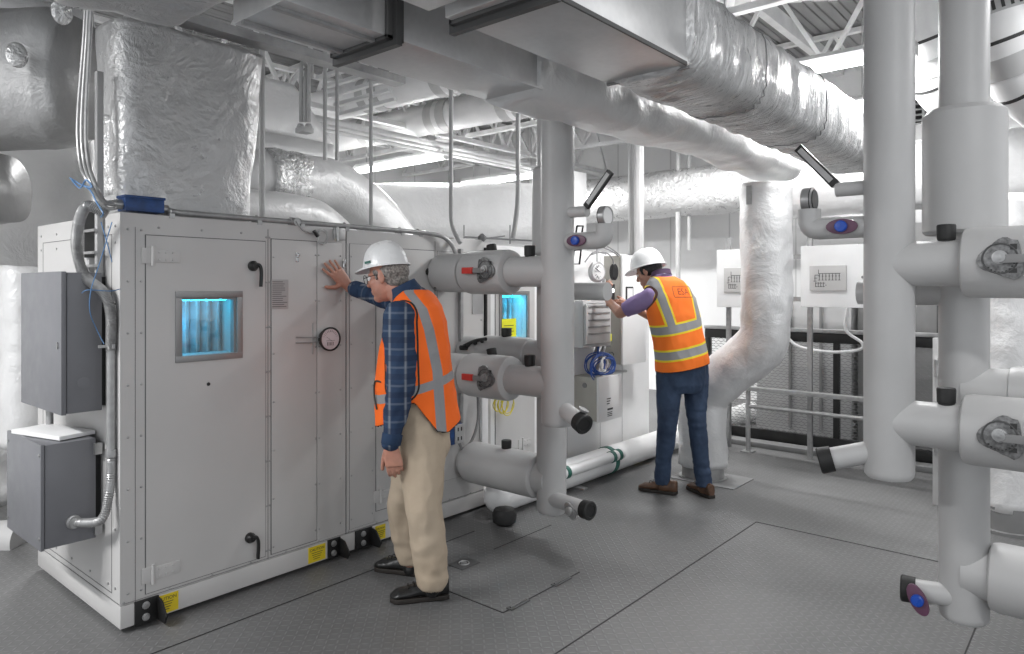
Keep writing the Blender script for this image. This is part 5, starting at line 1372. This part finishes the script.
# ---------------------------------------------------------------- man in khaki trousers
def man_khaki():
    az = math.radians(138); f, l = basis(az).col[0], basis(az).col[1]; up = V3(0, 0, 1)
    T = thing('person', (2.38, 2.70, 0), 'person in plaid shirt, plain orange vest and khaki trousers, hand pressed on the unit', 'person')
    D = 3.57
    ax = lambda px, py, d=D: PD(px, py, d)
    # joints
    hc = PD(387, 277.5, 3.60); HR = basis(math.radians(114), .20, .04)
    nb = ax(413, 300)
    sL, eL, wL = PD(400, 317, 3.385), PD(401, 385, 3.36), PD(391, 443, 3.33)
    sR, eR, wR = PD(420, 311, 3.75), PD(386, 298, 3.90), PY(349, 287, YF-.035)
    hipL, hipR = PD(420, 432, 3.48), PD(420, 430, 3.66)
    kL, aL = PD(423, 505, 3.40), PD(432, 583, 3.42); kR, aR = PD(404, 505, 3.72), PD(411, 563, 3.74)
    # body
    b = MB(); head(b, hc, HR, 1.02, 1.2); neck(b, hc, HR, nb+up*-.03, .062)
    loft(b, [(nb, l*.08, f*.06), (ax(415, 330), l*.16, f*.10), (ax(416, 385), l*.15, f*.13), (ax(419, 430), l*.15, f*.11)], 24)
    chain(b, [(sL, .05), (eL, .042), (wL, .029)]); chain(b, [(sR, .05), (eR, .042), (wR, .029)])
    chain(b, [(hipL, .075), (kL, .05), (aL, .038)]); chain(b, [(hipR, .075), (kR, .05), (aR, .038)])
    # right hand flat on the panel: back of the hand faces -y
    hand(b, wR+V3(-.012, .0, .012), V3(-.70, .06, .70), V3(0, -1, 0), V3(-.72, 0, -.70), [0, 0, 0, .05], .14, 1.06, (.25, .02))
    dn = V3(.03, -.05, -1)+f*-.10
    hand(b, wL+V3(0, 0, -.01), dn, -l*-1+f*.1, f, [.38, .44, .5, .56], .01, 1.05, (1.3, .55))
    me = remesh(b, .0042, 5)
    body = link('body', me, 'skin_ruddy', T, ang=180)
    # hair: back and sides under the hat
    b = MB(); P = lambda x, y, z: hc+HR @ V3(x, y, z)
    ell(b, P(-.030, 0, .022), .092, .083, .080, HR, 28); ell(b, P(-.052, 0, -.030), .058, .068, .045, HR, 24)
    for y in (-1, 1): capsule(b, P(.028, .074*y, .03), P(.022, .074*y, -.008), .010, .006)
    me = remesh(b, .005, 2); displace(me, lambda p, n: .003*noise.noise(p*70)); 
    hr_ = link('hair', me, 'hair_grey', T, ang=180)
    sh = hard_hat(P(.002, 0, .058), HR @ Matrix.Rotation(-.06, 3, 'Y'), T, .86)
    q = P(.045, .0955, .082); MB().obox(q, (HR.col[0])*.016, HR.col[1]*.002, HR.col[2]*.006).obj('hat_badge', 'green_band', sh, False)
    g = MB()
    for y in (-1, 1):
        g.tube(smooth_path([P(-.008, .082*y, .010), P(.05, .080*y, .012), P(.098, .066*y, .010)], 4), .0018, 6)
        g.torus(P(.104, .034*y, .006), HR.col[0]*1+HR.col[1]*.12*y, .024, .0017, 24, 6)
    g.tube([P(.108, .010, .012), P(.112, 0, .014), P(.108, -.010, .012)], .0016, 6)
    g.obj('glasses', 'glasses', T)
    e = MB()
    for y in (-1, 1): e.ball(P(.082, .031*y, .008), .0115, 12)
    e.each('eye', 'paper', T)
    # shirt
    b = MB()
    loft(b, [(ax(411, 287), l*.066, f*.060), (ax(413, 295), l*.10, f*.085), (ax(414, 305), l*.165, f*.11), (ax(414, 320), l*.20, f*.135), (ax(414, 345), l*.205, f*.162), (ax(414, 385), l*.195, f*.178), (ax(416, 397), l*.165, f*.145)], 44)
    chain(b, [(sL-l*.01, .080), (sL.lerp(eL, .5), .080), (eL, .070), (eL.lerp(wL, .6), .056), (wL, .043)], 24)
    chain(b, [(sR, .078), (sR.lerp(eR, .6), .066), (eR, .060), (wR.lerp(eR, .18), .040)], 24)
    me = remesh(b, .007, 4); displace(me, wrinkle(.009, 8, (1, 1, 1.1), 2))
    def armcoord(p, k):
        d1, t1 = seg_dist(p, sL, eL); d2, t2 = seg_dist(p, eL, wL); d3, t3 = seg_dist(p, sR, eR); d4, t4 = seg_dist(p, eR, wR)
        if min(d3, d4) < min(d1, d2, .12):
            axd = (wR-sR).normalized(); return (p-sR).dot(axd) if k else p.z
        return p.z if k else (p-ax(414, 345)).dot(f)
    put_attr(me, 'pu', lambda p: armcoord(p, 0)); put_attr(me, 'pv', lambda p: armcoord(p, 1))
    shirt = link('shirt', me, 'plaid_shirt', T, ang=180)
    b = MB()   # collar
    R_ = []
    for dz, k in ((-.030, 1.22), (.010, 1.04), (.028, .98), (.030, .92), (.012, .9)):
        c = ax(405, 290)+up*dz+f*dz*.45; R_.append([c+l*u*.068*k+(f+up*-.50)*v*.062*k for u, v in superell(1, 1, 36, 2.2)])
    b.rings(R_, cap=False); me_ = b
    bb = me_.bm; me = bpy.data.meshes.new('collar'); bmesh.ops.recalc_face_normals(bb, faces=bb.faces); bb.to_mesh(me); bb.free()
    put_attr(me, 'pu', lambda p: .01); put_attr(me, 'pv', lambda p: .02); link('collar', me, 'plaid_shirt', shirt, ang=60)
    # cuffs
    for w_, e_, r in ((wL, eL, .047), (wR.lerp(eR, .16), eR, .045)):
        d = (w_-e_).normalized(); b = MB(); b.lathe(w_-d*.045, d, [(0, r*.9), (.002, r*1.04), (.05, r), (.052, r*.92), (.05, r*.8)], 24)
        me = bpy.data.meshes.new('cuff'); bmesh.ops.recalc_face_normals(b.bm, faces=b.bm.faces); b.bm.to_mesh(me); b.bm.free()
        put_attr(me, 'pu', lambda p: .01); put_attr(me, 'pv', lambda p: .02); link('cuff', me, 'plaid_shirt', shirt, ang=60)
    # vest
    b = MB()
    loft(b, [(ax(414, 290), l*.090, f*.078), (ax(416, 297), l*.145, f*.104), (ax(417, 306), l*.188, f*.130), (ax(416.5, 320), l*.212, f*.153), (ax(415, 345), l*.218, f*.175), (ax(415.5, 385), l*.214, f*.200), (ax(418, 418), l*.218, f*.212), (ax(419, 442), l*.222, f*.216)], 64)
    me = remesh(b, .007, 3)
    cen = lambda p: (p-ax(415, 345)).dot(f)
    def hem(p):
        s = cen(p); return pw(s, [(-.24, .865), (-.16, .815), (-.11, .825), (-.05, .90), (.0, .965), (.06, .955), (.12, .87), (.2, .83)])
    def neckcut(p):   # opening round the collar, deeper at the front
        q = p-ax(411, 292); return math.hypot(q.dot(l)/.083, (q.dot(f)-.015)/.080) < 1 and p.z > ax(415, 318).z
    me = cull(me, lambda p: p.z < hem(p) or neckcut(p))
    displace(me, wrinkle(.007, 6, (1, 1, .7), 5))
    armax = (sL-l*.01, sL.lerp(eL, .5)); 
    def trim(p):
        a = p.z-hem(p)-.004
        q = p-ax(411, 292); nk = (math.hypot(q.dot(l)/.083, (q.dot(f)-.015)/.080)-1)*.08 if p.z > ax(415, 318).z else 1
        d1 = seg_dist(p, sL, eL)[0]-.086 if (p-ax(415, 345)).dot(l) > 0 else seg_dist(p, sR, eR)[0]-.082
        return min(a, nk, abs(d1) if d1 > -.02 else 1)
    put_attr(me, 'trim', trim)
    def sv(p):
        s = cen(p); z = p.z; s0 = pw(z, [(.8, -.130), (1.12, -.108), (1.32, -.068), (1.42, -.035), (1.5, .03)]); return (s-s0)*.9
    put_attr(me, 'sv', sv); put_attr(me, 'sh', lambda p: p.z-(1.030-.30*cen(p))); put_attr(me, 'sg', lambda p: 1.)
    me = solid(me, .004); vest = link('vest', me, 'vest_orange', T, ang=180)
    # chest pocket edge of the vest, black piped
    MB().tube(smooth_path([ax(415, 378)+f*.160+l*.135, ax(415, 379)+f*.194+l*.085, ax(415, 392)+f*.198+l*.08, ax(415, 405)+f*.185+l*.105], 6), .005, 6).obj('pocket_piping', 'ink', vest)
    # trousers
    b = MB()
    loft(b, [(ax(416, 388), l*.186, f*.165), (ax(418, 405), l*.184, f*.163), (ax(419, 425), l*.180, f*.155), (ax(421, 445), l*.178, f*.145), (ax(421, 455), l*.165, f*.12)], 40)
    chain(b, [(hipL+up*.02, .118), (hipL.lerp(kL, .45), .112), (kL, .090), (kL.lerp(aL, .55), .082), (aL+up*.02, .078)], 28)
    chain(b, [(hipR+up*.02, .115), (hipR.lerp(kR, .45), .104), (kR, .084), (kR.lerp(aR, .55), .076), (aR+up*.025, .072)], 28)
    me = remesh(b, .008, 5); displace(me, wrinkle(.012, 6, (1, 1, .6), 8)); displace(me, lambda p, n: .004*noise.noise(V3(p.x*6, p.y*6, p.z*28)) if p.z < .35 else 0)
    me = cull(me, lambda p: p.z < (.062 if (p-aR).length > (p-aL).length else .065))
    link('trousers', solid(me, .004), 'khaki', T, ang=180)
    shoe(PZ(390, 601, .0), PZ(449, 597, .0), T, 'leather_black', .105, .050, aL+up*-.03)
    shoe(PZ(376, 568, .0), PZ(421, 575, .0), T, 'leather_black', .105, .050, aR+up*-.03)
    return T
# ---------------------------------------------------------------- man in jeans
def man_jeans():
    az = math.radians(60); B_ = basis(az); f, l = B_.col[0], B_.col[1]; up = V3(0, 0, 1)
    T = thing('person', (4.79, 2.45, 0), 'person in purple shirt, yellow striped orange vest and jeans, raising a phone', 'person')
    # torso axis
    def ax(px, py, d=None): return PD(px, py, d if d else pw(py, [(270, 5.37), (365, 5.22), (500, 5.2)]))
    hc = PD(648.5, 273, 5.46); HR = basis(math.radians(98), .42, .10)
    nb = ax(663, 281)
    sL, eL, wL = PD(651, 297, 5.27), PD(620, 313, 5.42), PD(608.5, 301, 5.60)
    sR, eR, wR = PD(683, 296, 5.50), PD(658, 320, 5.74), PD(630, 306, 5.74)
    hipL, hipR = PD(670, 372, 5.22), PD(695, 368, 5.30)
    kL, aL = PD(667, 425, 5.14), PD(662, 483, 5.22); kR, aR = PD(697, 425, 5.20), PD(704, 486, 5.16)
    b = MB(); head(b, hc, HR, .98, 0); neck(b, hc, HR, nb+up*-.03, .055)
    loft(b, [(nb, l*.07, f*.06), (ax(670, 305), l*.16, f*.09), (ax(678, 340), l*.14, f*.10), (ax(683, 368), l*.15, f*.10)], 24)
    chain(b, [(sL, .050), (eL, .043), (wL, .028)]); chain(b, [(sR, .050), (eR, .043), (wR, .028)])
    chain(b, [(hipL, .07), (kL, .05), (aL, .038)]); chain(b, [(hipR, .07), (kR, .05), (aR, .038)])
    # left hand upright round a phone, right hand steadying it from below
    uL = V3(.02, .05, 1).normalized(); ph = wL+uL*.085+V3(.03, .045, 0)
    hand(b, wL, uL, (wL-ph).normalized()*.8-RT*.5, V3(.25, .95, .0), [.62, .66, .70, .72], .02, 1.02, (.7, .5))
    uR = (PD(615, 302, 5.68)-wR).normalized()
    hand(b, wR, uR, V3(-.5, -.55, .65), V3(.0, .2, 1), [.45, .48, .5, .55], .02, 1.0, (.8, .3))
    me = remesh(b, .0042, 3); link('body', me, 'skin_tan', T, ang=180)
    P = lambda x, y, z: hc+HR @ V3(x, y, z)
    b = MB(); ell(b, P(-.026, 0, .028), .094, .083, .084, HR, 28); ell(b, P(-.060, 0, -.022), .052, .066, .052, HR, 24); ell(b, P(-.02, 0, .02), .07, .084, .05, HR, 24)
    for y in (-1, 1): capsule(b, P(.020, .076*y, .03), P(.016, .077*y, -.010), .013, .007)
    me = remesh(b, .005, 2); displace(me, lambda p, n: .004*noise.noise(p*60)); link('hair', me, 'hair_black', T, ang=180)
    hard_hat(P(-.002, 0, .045), HR @ Matrix.Rotation(-.16, 3, 'Y'), T, 1.0, .045)
    e = MB()
    for y in (-1, 1): e.ball(P(.079, .031*y, .008), .011, 12)
    e.each('eye', 'paper', T)
    # shirt
    b = MB()
    loft(b, [(ax(662, 274), l*.064, f*.060), (ax(664, 280), l*.09, f*.08), (ax(666, 286), l*.155, f*.10), (ax(669, 296), l*.185, f*.12), (ax(673, 312), l*.19, f*.128), (ax(678, 340), l*.178, f*.132), (ax(682, 362), l*.18, f*.135)], 44)
    seL = sL.lerp(eL, .78)
    chain(b, [(sL, .072), (sL.lerp(eL, .5), .068), (seL, .060)], 24); chain(b, [(sR, .062), (sR.lerp(eR, .5), .062), (sR.lerp(eR, .8), .058)], 24)
    me = remesh(b, .007, 4); dE = (eL-sL).normalized(); dR = (eR-sR).normalized()
    me = cull(me, lambda p: (p-sL).dot(dE) > (seL-sL).length+.012 and (p-seL).length < .12)
    displace(me, wrinkle(.005, 9, (1, 1, .8), 12)); shirt = link('shirt', solid(me, .004), 'polo_purple', T, ang=180)
    b = MB(); R_ = []
    for dz, k in ((-.015, 1.15), (.014, 1.02), (.026, 1.0), (.024, .9)):
        c = ax(661, 275)+up*dz; R_.append([c+l*u*.070*k+(f+up*-.35)*v*.068*k for u, v in superell(1, 1, 36, 2.2)])
    b.rings(R_, cap=False); b.obj('collar', 'collar_plum' if 'collar_plum' in MATS else mat('collar_plum', (.10, .06, .12), .8), shirt, ang=60)
    # vest
    b = MB()
    loft(b, [(ax(662.5, 276.5), l*.088, f*.078), (ax(665, 281), l*.135, f*.104), (ax(667, 288), l*.178, f*.122), (ax(670, 298), l*.198, f*.138), (ax(673.5, 314), l*.203, f*.147), (ax(678, 336), l*.196, f*.155), (ax(682, 358), l*.202, f*.165), (ax(684, 385), l*.207, f*.17)], 64)
    me = remesh(b, .007, 3)
    c0 = ax(677, 330); sl = lambda p: (p-(ax(677, 330)+(ax(665, 281)-ax(682, 358))*((p.z-c0.z)/.67))).dot(l)
    hem = lambda p: .935-.17*sl(p)
    def nk(p): q = p-ax(661, 275); return (math.hypot(q.dot(l)/.070, (q.dot(f)-.01)/.072)-1)*.07 if p.z > ax(670, 298).z else 1
    me = cull(me, lambda p: p.z < hem(p) or nk(p) < 0)
    displace(me, wrinkle(.006, 6, (1, 1, .7), 15))
    def trim(p):
        d = (seg_dist(p, sL, eL)[0]-.078) if sl(p) > 0 else seg_dist(p, sR, eR)[0]-.076
        return min(p.z-hem(p)-.002, nk(p), abs(d) if d > -.02 else 1)
    put_attr(me, 'trim', trim)
    put_attr(me, 'sv', lambda p: (abs(sl(p)+.005)-pw(p.z, [(1.2, .115), (1.5, .15)])) if p.z > 1.262-.2*sl(p) else .2)
    put_attr(me, 'sh', lambda p: p.z-(1.240-.2*sl(p))); put_attr(me, 'sg', lambda p: p.z-(1.058-.18*sl(p)))
    bvh_me = me; bv = BVHTree.FromPolygons([v.co.copy() for v in me.vertices], [list(p.vertices) for p in me.polygons])
    me = solid(me, .004); vest = link('vest', me, 'vest_orange_yellow', T, ang=180)
    # printed block lettering in a frame between the shoulders
    cz = PD(683, 288.5, 5.2)
    def project(me, c, nm, m_):
        M = Matrix((-l, up+f*.1, -f)).transposed().to_4x4(); M.translation = c; me.transform(M)
        for v in me.vertices:
            h = bv.ray_cast(v.co-f*.5, f)
            if h[0]: v.co = h[0]-f*.003
        me.update(); link(nm, me, m_, vest, False)
    mat('print_brown', (.30, .05, .015), .7)
    cc_ = c0-f*.3+up*.285-l*.02
    project(text_mesh('ESA', .066, 0), cc_, 'lettering', 'print_brown')
    b = MB(); w_, h_ = .085, .036
    for (x0, x1, y0, y1) in ((-w_, w_, h_, h_+.005), (-w_, w_, -h_-.005, -h_), (-w_-.005, -w_, -h_, h_), (w_, w_+.005, -h_, h_)):
        n = 12
        for k in range(n):
            xa, xb = x0+(x1-x0)*k/n, x0+(x1-x0)*(k+1)/n; vs = [b.bm.verts.new(q) for q in ((xa, y0, 0), (xb, y0, 0), (xb, y1, 0), (xa, y1, 0))]; b.bm.faces.new(vs)
    me = bpy.data.meshes.new('lettering_frame'); b.bm.to_mesh(me); b.bm.free(); project(me, cc_, 'lettering_frame', 'print_brown')
    # jeans
    b = MB()
    loft(b, [(ax(682, 356), l*.165, f*.128), (ax(683, 368), l*.172, f*.132), (ax(683, 384), l*.168, f*.128), (ax(683, 392), l*.15, f*.10)], 40)
    chain(b, [(hipL, .102), (hipL.lerp(kL, .45), .092), (kL, .070), (kL.lerp(aL, .55), .062), (aL+up*.02, .058)], 28)
    chain(b, [(hipR, .100), (hipR.lerp(kR, .45), .090), (kR, .068), (kR.lerp(aR, .55), .062), (aR+up*.02, .058)], 28)
    me = remesh(b, .008, 4); displace(me, wrinkle(.006, 9, (1, 1, .7), 18)); displace(me, lambda p, n: .006*noise.noise(V3(p.x*5, p.y*5, p.z*32)) if (p.z < .3 or .45 < p.z < .62) else 0)
    me = cull(me, lambda p: p.z < .068); link('jeans', solid(me, .004), 'jeans', T, ang=180)
    shoe(PZ(639, 489, 0), PZ(677, 495, 0), T, 'leather_brown', .105, .048, aL+up*-.02); shoe(PZ(690, 488, 0), PZ(712, 499, 0), T, 'leather_brown', .105, .048, aR+up*-.02)
    return T, ph
mk = man_khaki(); mj, ph = man_jeans()
pc = PD(612, 292, 5.60)
po = thing('phone', pc, 'small dark phone with a white glow held up by the person in jeans', 'phone')
MB().obox(pc, V3(.034, 0, 0), V3(0, .005, 0), V3(0, 0, .062), .003).obj('case', 'black_plastic', po)
MB().lathe(pc+V3(.008, -.0055, .012), (0, -1, 0), [(0, .016), (.001, .016), (.0012, 0)], 16).obj('phone_lamp', 'phone_light', po)
